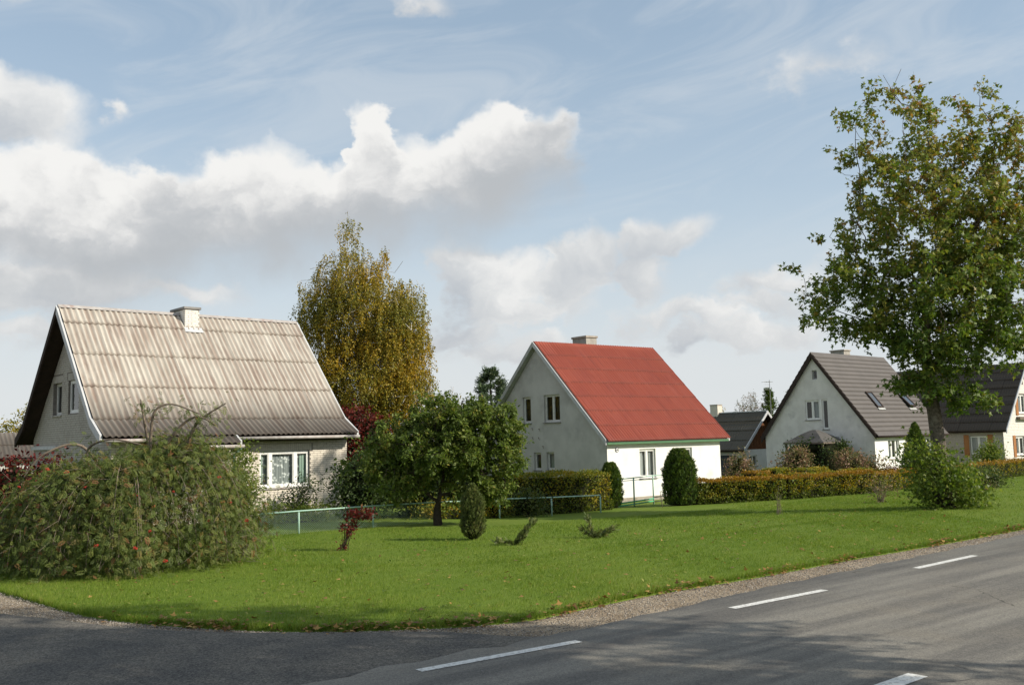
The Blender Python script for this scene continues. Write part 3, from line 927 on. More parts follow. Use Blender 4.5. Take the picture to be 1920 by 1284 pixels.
    def pt(t):  # distance down the main slope from the ridge
        k = math.hypot(RY - yk, zr - zk)
        return (RY - (RY - yk) * t / k, zr - (zr - zk) * t / k)
    k = math.hypot(RY - yk, zr - zk)
    cuts = [0.03, 0.74, 2.25, 3.76, k]
    rows = [((ye - 0.03, ze - 0.02), (yk, zk))] + [(pt(cuts[i + 1]), pt(cuts[i])) for i in reversed(range(4))]
    lay_sheets(roof, -0.45, L + 0.12, 8, rows, 6, 0.028, 6, MATS['roof_asbestos'], lift=0.03)
    brows = [((D - lo[0], lo[1]), (D - hi[0], hi[1])) for lo, hi in rows]
    lay_sheets(roof, -0.45, L + 0.12, 8, brows, 6, 0.028, 4, MATS['roof_asbestos'], lift=0.03)
    # lower pieces over the bay
    sl = (zk - ze) / (yk - ye)
    lo = (ye - 0.42, ze - 0.42 * sl)
    roof_slab(h, bay0 - 0.1, bay1 + 0.08, [(lo[0], lo[1]), (ye + 0.05, ze + 0.05 * sl - 0.012)], 0.07, MATS['soffit_dark'], 'bay_roof')
    lay_sheets(roof, bay0 - 0.12, bay1 + 0.1, 2, [((lo[0] - 0.03, lo[1] - 0.02), (ye, ze - 0.045))], 7, 0.028, 6, MATS['roof_asbestos'], lift=0.012)
    tw = MATS['trim_white']
    verge(h, -0.53, -0.455, prof[:3], -0.16, 0.125, tw)
    verge(h, -0.53, -0.455, prof[2:], -0.16, 0.125, MATS['soffit_dark'])
    verge(h, L + 0.125, L + 0.20, prof[:3], -0.12, 0.135, tw)
    verge(h, bay1 + 0.105, bay1 + 0.17, [lo, (ye + 0.05, ze)], -0.10, 0.13, tw)
    # ridge capping and gutters
    mb = MB()
    for s in (-1, 1):
        mb.add([(-0.47, RY + s * 0.10, zr + 0.075), (L + 0.14, RY + s * 0.10, zr + 0.075), (L + 0.14, RY, zr + 0.185), (-0.47, RY, zr + 0.185)], [(0, 1, 2, 3)])
    mb.build('ridge_cap', MATS['gutter_zinc'], roof)
    gt = MATS['gutter_zinc']
    for a, b, y, z in ((bay1 + 0.2, L + 0.16, ye - 0.09, ze - 0.06), (-0.45, bay0 - 0.14, ye - 0.09, ze - 0.06), (bay0 - 0.1, bay1 + 0.2, lo[0] - 0.09, lo[1] - 0.06)):
        MB().tube([(a, y, z), (b, y, z)], 0.055, 10).build('gutter', gt, h, True)
    MB().tube([(bay1 + 0.12, lo[0] - 0.08, lo[1] - 0.1), (bay1 + 0.12, -bd - 0.06, lo[1] - 0.35), (bay1 + 0.08, -bd - 0.06, 0.2)], 0.035, 8).build('drainpipe', MATS['fence_green'], h, True)
    MB().box(bay1 + 0.1, ye + 0.06, ze - 0.165, L + 0.1, ye + 0.09, ze - 0.03).build('fascia', MATS['soffit_dark'], h)
    chimney(roof, 3.80, 3.40, 4.34, 4.55, 6.5, 7.50, MATS['mortar'], MATS['tin_grey'])
    # sheet flashing at the chimney foot
    MB().add([(3.74, 3.32, zr - slope * 0.53 + 0.20), (4.40, 3.32, zr - slope * 0.53 + 0.20), (4.42, 3.16, zr - slope * 0.69 + 0.195), (3.72, 3.16, zr - slope * 0.69 + 0.195)], [(0, 1, 2, 3)]).build('flashing', tw, roof)
    MB().box(-0.10, 4.9, 2.5, 0.0 - 0.012, 7.72, 2.62).build('ledge', tw, h)
    MB().box(-0.03, -0.03, -0.5, L + 0.03, D + 0.03, 0.02).build('plinth', MATS['plinth_concrete'], h)
    return h
house_brick()

# ================================================================== HOUSE 2: white stucco, red roof
def house_red():
    h = thing('red_roof_house', (3.92, 41.02, -0.45), R(38.0), 'white plastered house with bright red corrugated roof and green eaves board', 'house')
    L, D, RY = 7.3, 9.0, 4.5
    zr, ze = 7.20, 2.62
    slope = 1.0
    ye = -0.22; ze = zr - (RY - ye) * 0.975
    wt = 2.60
    Mf = lambda a, b, c: Vector((a, c, b)); Mg = lambda a, b, c: Vector((c, a, b))
    Mr = lambda a, b, c: Vector((L - c, a, b)); Mb = lambda a, b, c: Vector((a, D - c, b))
    wA = (1.94, 0.99, 2.94, 2.25); wB = (4.36, 0.99, 5.34, 2.25)
    gs = [(2.98, 3.54, 4.09, 4.79), (5.06, 3.54, 5.66, 4.76), (3.46, 1.38, 4.00, 2.19), (4.40, 1.37, 4.92, 2.17)]
    sw = MATS['stucco_white']; sg = MATS['stucco_white']
    wall_mesh([(0.004, 0.2), (L - 0.004, 0.2), (L - 0.004, wt), (0.004, wt)], [rect(*wA), rect(*wB)], Mf, 0.3).build('wall', sw, h)
    apex = zr - 0.12
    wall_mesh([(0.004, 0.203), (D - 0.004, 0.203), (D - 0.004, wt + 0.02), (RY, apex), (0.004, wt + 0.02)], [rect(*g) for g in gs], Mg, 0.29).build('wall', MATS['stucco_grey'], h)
    wall_mesh([(0.004, 0.203), (D - 0.004, 0.203), (D - 0.004, wt + 0.02), (RY, apex), (0.004, wt + 0.02)], [], Mr, 0.29).build('wall', sg, h)
    wall_mesh([(0.004, 0.2), (L - 0.004, 0.2), (L - 0.004, wt), (0.004, wt)], [], Mb, 0.3).build('wall', sg, h)
    MB().box(-0.015, -0.02, -0.4, L + 0.015, D + 0.015, 0.198).build('plinth', MATS['plinth_concrete'], h)
    MB().tube([(2.15, -0.03, 0.05), (2.15, 0.02, 0.05)], 0.05, 8).build('vent', MATS['print_dark'], h)
    cw = ((0.03, 0.36, 'curtain_white', 0.06), (0.62, 0.97, 'curtain_plain', 0.06), (0.3, 0.7, 'curtain_plain', 0.2))
    window(h, Mf, *wA, splits=(0.5,), fw=0.07, recess=0.07, curtains=cw, sillmat='tin_grey')
    window(h, Mf, *wB, splits=(0.5,), fw=0.07, recess=0.07, curtains=((0.02, 0.45, 'curtain_green', 0.06), (0.55, 0.98, 'curtain_plain', 0.06)), sillmat='tin_grey')
    window(h, Mg, *gs[0], splits=(0.5,), fw=0.065, recess=0.10, mat='frame_worn', curtains=((0.0, 1.0, 'curtain_dark', 0.10),), sillmat='tin_grey')
    window(h, Mg, *gs[1], fw=0.065, recess=0.10, mat='frame_worn', curtains=((0.0, 1.0, 'curtain_dark', 0.10),), sillmat='tin_grey')
    window(h, Mg, *gs[2], fw=0.055, recess=0.10, mat='frame_worn', curtains=((0.0, 1.0, 'curtain_plain', 0.10),), sillmat='tin_grey')
    window(h, Mg, *gs[3], fw=0.055, recess=0.10, mat='frame_worn', curtains=(), sillmat='tin_grey')
    # climbing-wire hooks and stains on the gable
    for a, b in ((4.95, 3.28), (4.45, 3.25), (4.95, 2.86), (4.5, 2.85), (4.2, 2.45)):
        MB().tube([(-0.01, a, b), (-0.09, a - 0.03, b + 0.02), (-0.1, a - 0.12, b - 0.09)], 0.012, 6).build('hook', MATS['wood_weathered'], h)
    # house number plate: two figures on a round enamel plate
    pl = MB(); n = 20
    pl.add([(0.58 + 0.105 * math.cos(2 * math.pi * k / n), -0.02, 2.26 + 0.105 * math.sin(2 * math.pi * k / n)) for k in range(n)] + [(0.58 + 0.105 * math.cos(2 * math.pi * k / n), 0.0, 2.26 + 0.105 * math.sin(2 * math.pi * k / n)) for k in range(n)],
           [tuple(range(n))] + [(k, (k + 1) % n, (k + 1) % n + n, k + n) for k in range(n)])
    po = pl.build('number_plate', MATS['print_dark'], h); po['label'] = 'small round house number plate'
    pf = MB(); pf.add([(0.58 + 0.082 * math.cos(2 * math.pi * k / n), -0.024, 2.26 + 0.082 * math.sin(2 * math.pi * k / n)) for k in range(n)], [tuple(range(n))])
    pf.build('plate_face', MATS['enamel_white'], po)
    bar = MB().box(0.525, -0.028, 2.235, 0.635, -0.0245, 2.285); bar.build('plate_figure', MATS['print_dark'], po)
    prof = [(ye, ze), (RY, zr), (D - ye, ze)]
    roof = roof_slab(h, -0.22, L + 0.42, prof, 0.10, MATS['trim_grey'])
    N = 7
    rows = []
    for i in range(N):
        f0, f1 = i / N, (i + 1) / N
        p = lambda f: (ye - 0.03 + (RY - ye + 0.03) * f, ze - 0.03 + (zr - ze + 0.03) * f)
        rows.append((p(f0), p(f1)))
    lay_sheets(roof, -0.20, L + 0.40, 8, rows, 6, 0.030, 6, MATS['roof_red'], lift=0.012, overlap=0.08, jit=0.002)
    lay_sheets(roof, -0.20, L + 0.40, 4, [((D - ye + 0.03, ze - 0.03), (D - (ye + RY) / 2, (ze + zr) / 2)), ((D - (ye + RY) / 2, (ze + zr) / 2), (RY, zr))], 12, 0.011, 4, MATS['roof_red'], lift=0.016)
    tw = MATS['trim_white']
    verge(h, -0.27, -0.222, prof[:2], -0.13, 0.10, tw)
    verge(h, -0.27, -0.222, prof[1:], -0.13, 0.10, MATS['trim_grey'])
    verge(h, L + 0.422, L + 0.48, prof[:2], -0.10, 0.10, tw)
    MB().box(-0.2, ye - 0.035, ze - 0.11, L + 0.36, ye - 0.004, ze - 0.015).build('fascia', MATS['trim_green'], h)
    MB().box(-0.2, ye, ze - 0.105, L + 0.36, 0.0 - 0.004, ze - 0.101).build('soffit', tw, h)
    mb = MB()
    for s in (-1, 1):
        mb.add([(-0.22, RY + s * 0.17, zr - 0.065), (L + 0.42, RY + s * 0.17, zr - 0.065), (L + 0.42, RY, zr + 0.115), (-0.22, RY, zr + 0.115)], [(0, 1, 2, 3)])
    mb.build('ridge_cap', MATS['roof_red'], roof)
    chimney(roof, 3.35, 4.75, 4.05, 5.75, 6.6, 7.68, MATS['concrete_old'], MATS['plinth_concrete'], brick=False, cap=0.05, capth=0.10)
    return h
house_red()

# ================================================================== HOUSE 3: white, steep dark metal-tile roof
def metal_tile_roof(h, x0, x1, lo, hi, mat, parent, step=0.36, drop=0.04):
    """Pressed metal tile: a flight of small steps up the slope, one joined sheet."""
    dy, dz = hi[0] - lo[0], hi[1] - lo[1]; Ls = math.hypot(dy, dz)
    s = Vector((0, dy / Ls, dz / Ls)); n = Vector((1, 0, 0)).cross(s)
    if n.z < 0: n = -n
    N = int(Ls / step); V, F = [], []
    nx = int((x1 - x0) / 0.10)
    xs = [x0 + (x1 - x0) * i / nx for i in range(nx + 1)]
    b = Vector((0, lo[0], lo[1]))
    rows = []
    for i in range(N):
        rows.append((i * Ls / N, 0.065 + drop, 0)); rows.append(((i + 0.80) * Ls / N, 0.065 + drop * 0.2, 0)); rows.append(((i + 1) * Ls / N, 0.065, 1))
    for d, hgt, lw_ in rows:
        for k, x in enumerate(xs):
            wv = 0.012 * math.cos(k * math.pi)
            V.append(tuple(b + s * d + n * (hgt + wv) + Vector((x, 0, 0))))
    m_ = nx + 1
    for r in range(len(rows) - 1):
        for k in range(nx):
            F.append((r * m_ + k, r * m_ + k + 1, (r + 1) * m_ + k + 1, (r + 1) * m_ + k))
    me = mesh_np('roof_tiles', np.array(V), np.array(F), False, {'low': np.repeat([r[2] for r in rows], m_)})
    o = obj('roof_tiles', me, mat, parent); o['kind'] = 'stuff'
    return o
def house_dark():
    h = thing('grey_roof_house', (22.0, 59.0, -0.50), R(41.5), 'white house with steep brown-grey tile roof and two roof windows behind the maple', 'house')
    L, D, RY = 9.1, 7.75, 3.95
    zr = 7.85; slope = (7.85 - 2.75) / 3.98
    wt = 2.70; ye = -0.22; ze = zr - (RY - ye) * slope
    Mf = lambda a, b, c: Vector((a, c, b)); Mg = lambda a, b, c: Vector((c, a, b))
    Mr = lambda a, b, c: Vector((L - c, a, b)); Mb = lambda a, b, c: Vector((a, D - c, b))
    f1 = (1.64, 1.06, 3.08, 2.29); f2 = (6.3, 1.06, 7.4, 2.33)
    gw = (3.62, 3.62, 4.64, 4.88); gd = (3.02, 3.0, 3.44, 4.90); ga = (3.67, 6.2, 4.03, 6.8)
    sw = MATS['stucco_white']
    wall_mesh([(0.004, 0), (L - 0.004, 0), (L - 0.004, wt), (0.004, wt)], [rect(*f1), rect(*f2)], Mf, 0.3).build('wall', sw, h)
    apex = zr - 0.25
    wall_mesh([(0.004, 0.003), (D - 0.004, 0.003), (D - 0.004, wt + 0.02), (RY, apex), (0.004, wt + 0.02)], [rect(*gw), rect(*gd), rect(*ga)], Mg, 0.29).build('wall', MATS['stucco_worn'], h)
    wall_mesh([(0.004, 0.003), (D - 0.004, 0.003), (D - 0.004, wt + 0.02), (RY, apex), (0.004, wt + 0.02)], [], Mr, 0.29).build('wall', sw, h)
    wall_mesh([(0.004, 0), (L - 0.004, 0), (L - 0.004, wt), (0.004, wt)], [], Mb, 0.3).build('wall', sw, h)
    MB().box(-0.02, -0.02, -0.45, L + 0.02, D + 0.02, -0.002).build('plinth', MATS['plinth_concrete'], h)
    window(h, Mf, *f1, splits=(0.33, 0.72), fw=0.08, recess=0.06, curtains=((0.02, 0.32, 'curtain_white', 0.05), (0.35, 0.7, 'curtain_plain', 0.1), (0.7, 0.98, 'curtain_white', 0.05)))
    window(h, Mf, *f2, splits=(0.5,), fw=0.08, recess=0.06, curtains=((0.02, 0.98, 'curtain_plain', 0.05),))
    window(h, Mg, *gw, splits=(0.5,), fw=0.075, recess=0.06, curtains=((0.0, 0.5, 'curtain_plain', 0.10), (0.5, 1.0, 'curtain_dark', 0.10)), sillmat='tin_grey')
    dr = window(h, Mg, *gd, fw=0.06, recess=0.06, curtains=((0.0, 1.0, 'curtain_dark', 0.10),), sillmat='tin_grey', lab='narrow glazed balcony door')
    dr.name = 'balcony_door'
    window(h, Mg, *ga, fw=0.04, recess=0.10, mat='trim_grey', curtains=(), sill=False)
    MB().box(gw[0] - 0.06, -0.004, gw[1] - 0.002, gw[0] - 0.14, 0.06, gw[3], lambda x, y, z: Vector((y, x, z))).build('post', MATS['frame_white'], h)
    prof = [(ye, ze), (RY, zr), (D - ye, ze)]
    roof = roof_slab(h, -0.16, L + 0.30, prof, 0.10, MATS['soffit_dark'])
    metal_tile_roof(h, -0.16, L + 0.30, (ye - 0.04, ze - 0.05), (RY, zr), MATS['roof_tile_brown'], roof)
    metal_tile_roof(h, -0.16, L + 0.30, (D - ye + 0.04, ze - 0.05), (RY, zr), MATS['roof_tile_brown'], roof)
    tb = MATS['trim_brown']
    verge(h, -0.22, -0.162, prof[:2], -0.20, 0.10, tb)
    verge(h, -0.22, -0.162, prof[1:], -0.34, 0.10, tb)
    verge(h, L + 0.302, L + 0.35, prof[:2], -0.16, 0.10, tb)
    mb = MB()
    for s in (-1, 1):
        mb.add([(-0.2, RY + s * 0.15, zr - 0.09), (L + 0.33, RY + s * 0.15, zr - 0.09), (L + 0.33, RY, zr + 0.135), (-0.2, RY, zr + 0.135)], [(0, 1, 2, 3)])
    mb.build('ridge_cap', MATS['roof_tile_brown'], roof)
    MB().tube([(-0.15, ye - 0.09, ze - 0.05), (L + 0.3, ye - 0.09, ze - 0.05)], 0.06, 8).build('gutter', tb, h, True)
    chimney(roof, 4.45, 4.2, 5.25, 5.2, 7.0, 8.28, MATS['concrete_old'], MATS['plinth_concrete'], brick=False)
    # roof windows
    sl = Vector((0, 1, slope)).normalized(); nn = Vector((0, -slope, 1)).normalized()
    for a0, a1, open_ in ((2.60, 3.36, False), (6.80, 7.62, True)):
        y0, y1 = 1.12, 1.93
        base = Vector((0, y0, zr - (RY - y0) * slope)); Lw = (y1 - y0) * math.hypot(1, slope)
        tilt = 0.0 if not open_ else 0.10
        s2 = (sl * math.cos(tilt) + nn * -math.sin(tilt)).normalized() if open_ else sl
        n2 = Vector((1, 0, 0)).cross(s2)
        if n2.z < 0: n2 = -n2
        off = 0.10 + (Lw * math.sin(tilt) if open_ else 0)
        def Mw(a, b, c): return base + Vector((a, 0, 0)) + s2 * b + n2 * (off + c)
        fr = MB(); t = 0.09
        fr.box(a0, 0, -0.02, a0 + t, Lw, 0.07, Mw); fr.box(a1 - t, 0, -0.02, a1, Lw, 0.07, Mw)
        fr.box(a0 + t, 0, -0.02, a1 - t, t, 0.07, Mw); fr.box(a0 + t, Lw - t, -0.02, a1 - t, Lw, 0.07, Mw)
        wobj = fr.build('roof_window', MATS['trim_brown'], roof)
        MB().quad(Mw(a0 + t, t, 0.04), Mw(a1 - t, t, 0.04), Mw(a1 - t, Lw - t, 0.04), Mw(a0 + t, Lw - t, 0.04)).build('roof_pane', MATS['roof_glass'], roof)
        MB().quad(Mw(a0 + t, t, -0.01), Mw(a1 - t, t, -0.01), Mw(a1 - t, Lw - t, -0.01), Mw(a0 + t, Lw - t, -0.01)).build('roof_blind', MATS['interior_dark'], roof)
        def Mq(a, b, c): return base + Vector((a, 0, 0)) + sl * b + nn * (0.108 + c)
        MB().box(a0 - 0.02, -0.17, -0.01, a1 + 0.1, -0.01, 0.015, Mq).build('flashing', MATS['trim_grey'], roof)
    # bracket and pipe on the gable
    MB().tube([(-0.02, 2.75, 2.52), (-0.10, 2.72, 2.52), (-0.12, 2.35, 2.50), (-0.12, 2.3, 2.15), (-0.02, 2.28, 2.1)], 0.02, 6).build('cable_bracket', MATS['print_dark'], h)
    return h
house_dark()

# ================================================================== HOUSE 4: far right, gable towards the street
def house_far():
    h = thing('slate_roof_house', (32.4, 64.0, -0.45), R(38.0), 'house with dark slate roof and orange wooden shutters right of the maple trunk', 'house')
    # local: x along the gable (towards the right), y back along the long side
    W, Ln, RX = 6.6, 9.2, 3.3
    wt, zr = 2.60, 7.10
    k = (zr - wt) / (RX + 0.3)
    Ms = lambda a, b, c: Vector((c, a, b)); Mf = lambda a, b, c: Vector((a, c, b))
    Mr = lambda a, b, c: Vector((W - c, a, b)); Mb = lambda a, b, c: Vector((a, Ln - c, b))
    sw = (1.10, 1.0, 2.25, 2.25); up = (2.42, 3.7, 3.5, 5.0); low = (1.7, 0.9, 2.9, 2.15)
    at = (3.05, 5.7, 3.35, 6.2)
    wall_mesh([(0.004, 0), (Ln - 0.004, 0), (Ln - 0.004, wt), (0.004, wt)], [rect(*sw)], Ms, 0.3).build('wall', MATS['mortar'], h)
    wall_mesh([(0.004, 0.003), (W - 0.004, 0.003), (W - 0.004, wt), (RX, zr - 0.28), (0.004, wt)], [rect(*up), rect(*low), rect(*at)], Mf, 0.29).build('wall', MATS['mortar'], h)
    wall_mesh([(0.004, 0), (Ln - 0.004, 0), (Ln - 0.004, wt), (0.004, wt)], [], Mr, 0.3).build('wall', MATS['mortar'], h)
    wall_mesh([(0.004, 0.003), (W - 0.004, 0.003), (W - 0.004, wt), (RX, zr - 0.28), (0.004, wt)], [], Mb, 0.29).build('wall', MATS['mortar'], h)
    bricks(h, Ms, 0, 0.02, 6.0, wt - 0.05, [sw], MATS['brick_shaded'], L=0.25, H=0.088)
    bricks(h, Mf, 0, 0.02, W, zr - 0.3, [up, low, at], MATS['brick_white'], clips=[((W, wt), (RX, zr - 0.28)), ((RX, zr - 0.28), (0, wt))], L=0.25, H=0.088)
    window(h, Ms, *sw, splits=(0.5,), fw=0.07, recess=0.06, curtains=((0.0, 1.0, 'curtain_plain', 0.05),))
    window(h, Mf, *up, splits=(0.5,), fw=0.08, recess=0.06, curtains=((0.0, 1.0, 'curtain_plain', 0.10),))
    window(h, Mf, *low, splits=(0.5,), fw=0.08, recess=0.06, curtains=((0.0, 1.0, 'curtain_plain', 0.10),))
    wo_ = MATS['wood_orange']
    MB().box(at[0], at[1], 0.05, at[2], at[3], 0.09, Mf).build('attic_shutter', wo_, h)
    for q in ((sw[0] - 0.42, sw[0] - 0.06), (sw[2] + 0.06, sw[2] + 0.42)):
        MB().box(q[0], sw[1] - 0.15, -0.05, q[1], sw[3] + 0.08, -0.014, Ms).build('shutter', wo_, h, bevel=0.008)
    for w_in in (up, low):
        for q in ((w_in[0] - 0.42, w_in[0] - 0.06), (w_in[2] + 0.06, w_in[2] + 0.42)):
            MB().box(q[0], w_in[1] - 0.12, -0.05, q[1], w_in[3] + 0.08, -0.014, Mf).build('shutter', wo_, h, bevel=0.008)
    MB().box(up[0] - 0.4, up[1] - 0.42, -0.26, up[2] + 0.4, up[1] - 0.22, -0.014, Mf).build('flower_box', MATS['wood_weathered'], h)
    MB().box(-0.02, -0.02, -0.45, W + 0.02, Ln + 0.02, -0.002).build('plinth', MATS['plinth_concrete'], h)
    # roof: ridge along y; use a child frame turned by 90 degrees
    roof = MB().add([(-0.3, -0.35, wt - 0.02), (RX, -0.35, zr), (W + 0.3, -0.35, wt - 0.02), (-0.3, Ln + 0.2, wt - 0.02), (RX, Ln + 0.2, zr), (W + 0.3, Ln + 0.2, wt - 0.02),
                     (-0.3, -0.35, wt - 0.14), (RX, -0.35, zr - 0.12), (W + 0.3, -0.35, wt - 0.14), (-0.3, Ln + 0.2, wt - 0.14), (RX, Ln + 0.2, zr - 0.12), (W + 0.3, Ln + 0.2, wt - 0.14)],
                    [(0, 3, 4, 1), (1, 4, 5, 2), (6, 7, 10, 9), (7, 8, 11, 10), (0, 1, 7, 6), (1, 2, 8, 7), (3, 9, 10, 4), (4, 10, 11, 5), (0, 6, 9, 3), (2, 5, 11, 8)]).build('roof', MATS['soffit_dark'], h)
    N, nc = 8, 9
    for side in (-1, 1):
        for i in range(N):
            f0 = i / N; f1 = (i + 1) / N
            p0 = Vector((-0.34 + (RX + 0.34) * f0, 0, wt - 0.07 + (zr - wt + 0.07) * f0)); p1 = Vector((-0.34 + (RX + 0.34) * f1, 0, wt - 0.07 + (zr - wt + 0.07) * f1))
            s = (p1 - p0); Ls = s.length; s.normalize(); nrm = Vector((-s.z, 0, s.x))
            key = 'slate_sheet_mesh'
            me = bpy.data.meshes.get(key)
            if me is None:
                cw_ = (Ln + 0.55) / nc
                me = corrugated(cw_ * 0.992, Ls + 0.08, 6, 0.014, 4, 0.02); me.name = key; me.materials.append(MATS['roof_dark_slate'])
            for c in range(nc):
                ob = bpy.data.objects.new('roof_sheet', me); link(ob, roof)
                org = p0 + nrm * (0.07 + abs(rng.normal(0, 0.008))) + Vector((0, -0.35 + (Ln + 0.55) / nc * c, 0))
                t2 = (s * (Ls + 0.08) - nrm * 0.03).normalized(); n2 = Vector((-t2.z, 0, t2.x))
                xa = Vector((0, 1, 0))
                M = Matrix(((xa.x, t2.x, n2.x, org.x), (xa.y, t2.y, n2.y, org.y), (xa.z, t2.z, n2.z, org.z), (0, 0, 0, 1)))
                if side > 0:
                    M = Matrix(((-1, 0, 0, 2 * RX), (0, 1, 0, 0), (0, 0, 1, 0), (0, 0, 0, 1))) @ M
                ob.matrix_local = M
    tw = MATS['trim_white']
    for s in (-1, 1):
        xe = -0.34 if s < 0 else W + 0.34
        MB().add([(xe, -0.42, wt - 0.2), (RX, -0.42, zr - 0.12), (RX, -0.42, zr + 0.12), (xe, -0.42, wt + 0.06), (xe, -0.36, wt - 0.2), (RX, -0.36, zr - 0.12), (RX, -0.36, zr + 0.12), (xe, -0.36, wt + 0.06)],
                 [(0, 1, 2, 3), (7, 6, 5, 4), (0, 4, 5, 1), (1, 5, 6, 2), (2, 6, 7, 3), (3, 7, 4, 0)]).build('bargeboard', tw if s < 0 else MATS['wood_brown'], h)
    return h
house_far()

# ================================================================== OUTBUILDING between the red and the grey roof
def outbuilding():
    h = thing('outbuilding', (16.0, 68.0, -0.62), R(40.0), 'low outbuilding with mossy dark roof and brown boarded gable behind the red-roofed house', 'outbuilding')
    W, Ln, RX = 5.2, 7.4, 2.6
    wt, zr = 1.83, 4.45
    Ms = lambda a, b, c: Vector((c, a, b)); Mf = lambda a, b, c: Vector((a, c, b))
    Mr = lambda a, b, c: Vector((W - c, a, b)); Mb = lambda a, b, c: Vector((a, Ln - c, b))
    dr = (0.55, 0.0, 2.5, 1.45); wn = (0.75, 0.66, 1.70, 1.42)
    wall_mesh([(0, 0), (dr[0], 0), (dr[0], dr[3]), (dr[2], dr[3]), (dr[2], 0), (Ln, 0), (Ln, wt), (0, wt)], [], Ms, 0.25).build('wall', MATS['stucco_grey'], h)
    wall_mesh([(0.004, 0.003), (W - 0.004, 0.003), (W - 0.004, wt), (0.004, wt)], [rect(*wn)], Mf, 0.24).build('wall', MATS['stucco_white'], h)
    wall_mesh([(0.004, 0), (Ln - 0.004, 0), (Ln - 0.004, wt), (0.004, wt)], [], Mr, 0.25).build('wall', MATS['stucco_grey'], h)
    wall_mesh([(0, 0), (W, 0), (W, wt), (RX, zr - 0.2), (0, wt)], [], Mb, 0.24).build('wall', MATS['stucco_grey'], h)
    g = MB()
    g.box(dr[0] + 0.01, 0.02, 0.10, dr[2] - 0.01, dr[3] - 0.02, 0.14, Ms)
    for k in range(5):
        a = dr[0] + 0.05 + k * 0.34
        g.box(a, 0.05, 0.085, a + 0.3, dr[3] - 0.06, 0.10, Ms)
    g.build('garage_door', MATS['door_dark'], h)
    window(h, Mf, *wn, splits=(0.5,), fw=0.06, recess=0.05, sill=True)
    # boarded gable, board by board
    nb = 30
    for k in range(nb):
        a0 = W * k / nb; a1 = W * (k + 1) / nb - 0.012
        am = (a0 + a1) / 2
        top = wt + (zr - 0.16 - wt) * (1 - abs(am - RX) / (RX + 0.12))
        if top > wt + 0.08:
            MB().box(a0, wt + 0.004, 0.0 + 0.008 * (k % 2), a1, top, 0.04, Mf).build('board', MATS['wood_brown'], h)
    roof = MB().add([(-0.25, -0.4, wt - 0.05), (RX, -0.4, zr), (W + 0.25, -0.4, wt - 0.05), (-0.25, Ln + 0.2, wt - 0.05), (RX, Ln + 0.2, zr), (W + 0.25, Ln + 0.2, wt - 0.05),
                     (-0.25, -0.4, wt - 0.15), (RX, -0.4, zr - 0.1), (W + 0.25, -0.4, wt - 0.15), (-0.25, Ln + 0.2, wt - 0.15), (RX, Ln + 0.2, zr - 0.1), (W + 0.25, Ln + 0.2, wt - 0.15)],
                    [(0, 3, 4, 1), (1, 4, 5, 2), (6, 7, 10, 9), (7, 8, 11, 10), (0, 1, 7, 6), (1, 2, 8, 7), (3, 9, 10, 4), (4, 10, 11, 5), (0, 6, 9, 3), (2, 5, 11, 8)]).build('roof', MATS['soffit_dark'], h)
    N, nc = 4, 6
    me = None
    for side in (-1, 1):
        for i in range(N):
            f0, f1 = i / N, (i + 1) / N
            P = lambda f: Vector((-0.29 + (RX + 0.29) * f, 0, wt - 0.09 + (zr - wt + 0.09) * f))
            p0, p1 = P(f0), P(f1)
            s = p1 - p0; Ls = s.length; s.normalize(); nrm = Vector((-s.z, 0, s.x))
            if me is None:
                me = corrugated((Ln + 0.6) / nc * 0.995, Ls + 0.1, 6, 0.02, 4, 0.02); me.materials.append(MATS['roof_dark'])
            for c in range(nc):
                ob = bpy.data.objects.new('roof_sheet', me); link(ob, roof)
                org = p0 + nrm * (0.085 + abs(rng.normal(0, 0.006))) + Vector((0, -0.4 + (Ln + 0.6) / nc * c, 0))
                t2 = (s * (Ls + 0.1) - nrm * 0.03).normalized(); n2 = Vector((-t2.z, 0, t2.x)); xa = Vector((0, 1, 0))
                M = Matrix(((xa.x, t2.x, n2.x, org.x), (xa.y, t2.y, n2.y, org.y), (xa.z, t2.z, n2.z, org.z), (0, 0, 0, 1)))
                if side > 0: M = Matrix(((-1, 0, 0, 2 * RX), (0, 1, 0, 0), (0, 0, 1, 0), (0, 0, 0, 1))) @ M
                ob.matrix_local = M
    MB().box(RX - 0.1, -0.42, zr + 0.06, RX + 0.1, Ln + 0.22, zr + 0.13).build('ridge_cap', MATS['trim_white'], roof)
    for s in (-1, 1):
        xe = -0.3 if s < 0 else W + 0.3
        MB().add([(xe, -0.47, wt - 0.2), (RX, -0.47, zr - 0.1), (RX, -0.47, zr + 0.13), (xe, -0.47, wt + 0.06), (xe, -0.41, wt - 0.2), (RX, -0.41, zr - 0.1), (RX, -0.41, zr + 0.13), (xe, -0.41, wt + 0.06)],
                 [(0, 1, 2, 3), (7, 6, 5, 4), (0, 4, 5, 1), (1, 5, 6, 2), (2, 6, 7, 3), (3, 7, 4, 0)]).build('bargeboard', MATS['trim_white'], h)
    chimney(roof, RX - 0.28, 3.8, RX + 0.28, 4.5, 4.0, 5.1, MATS['brick_cream'], MATS['plinth_concrete'], brick=False, cap=0.02)
    return h
outbuilding()

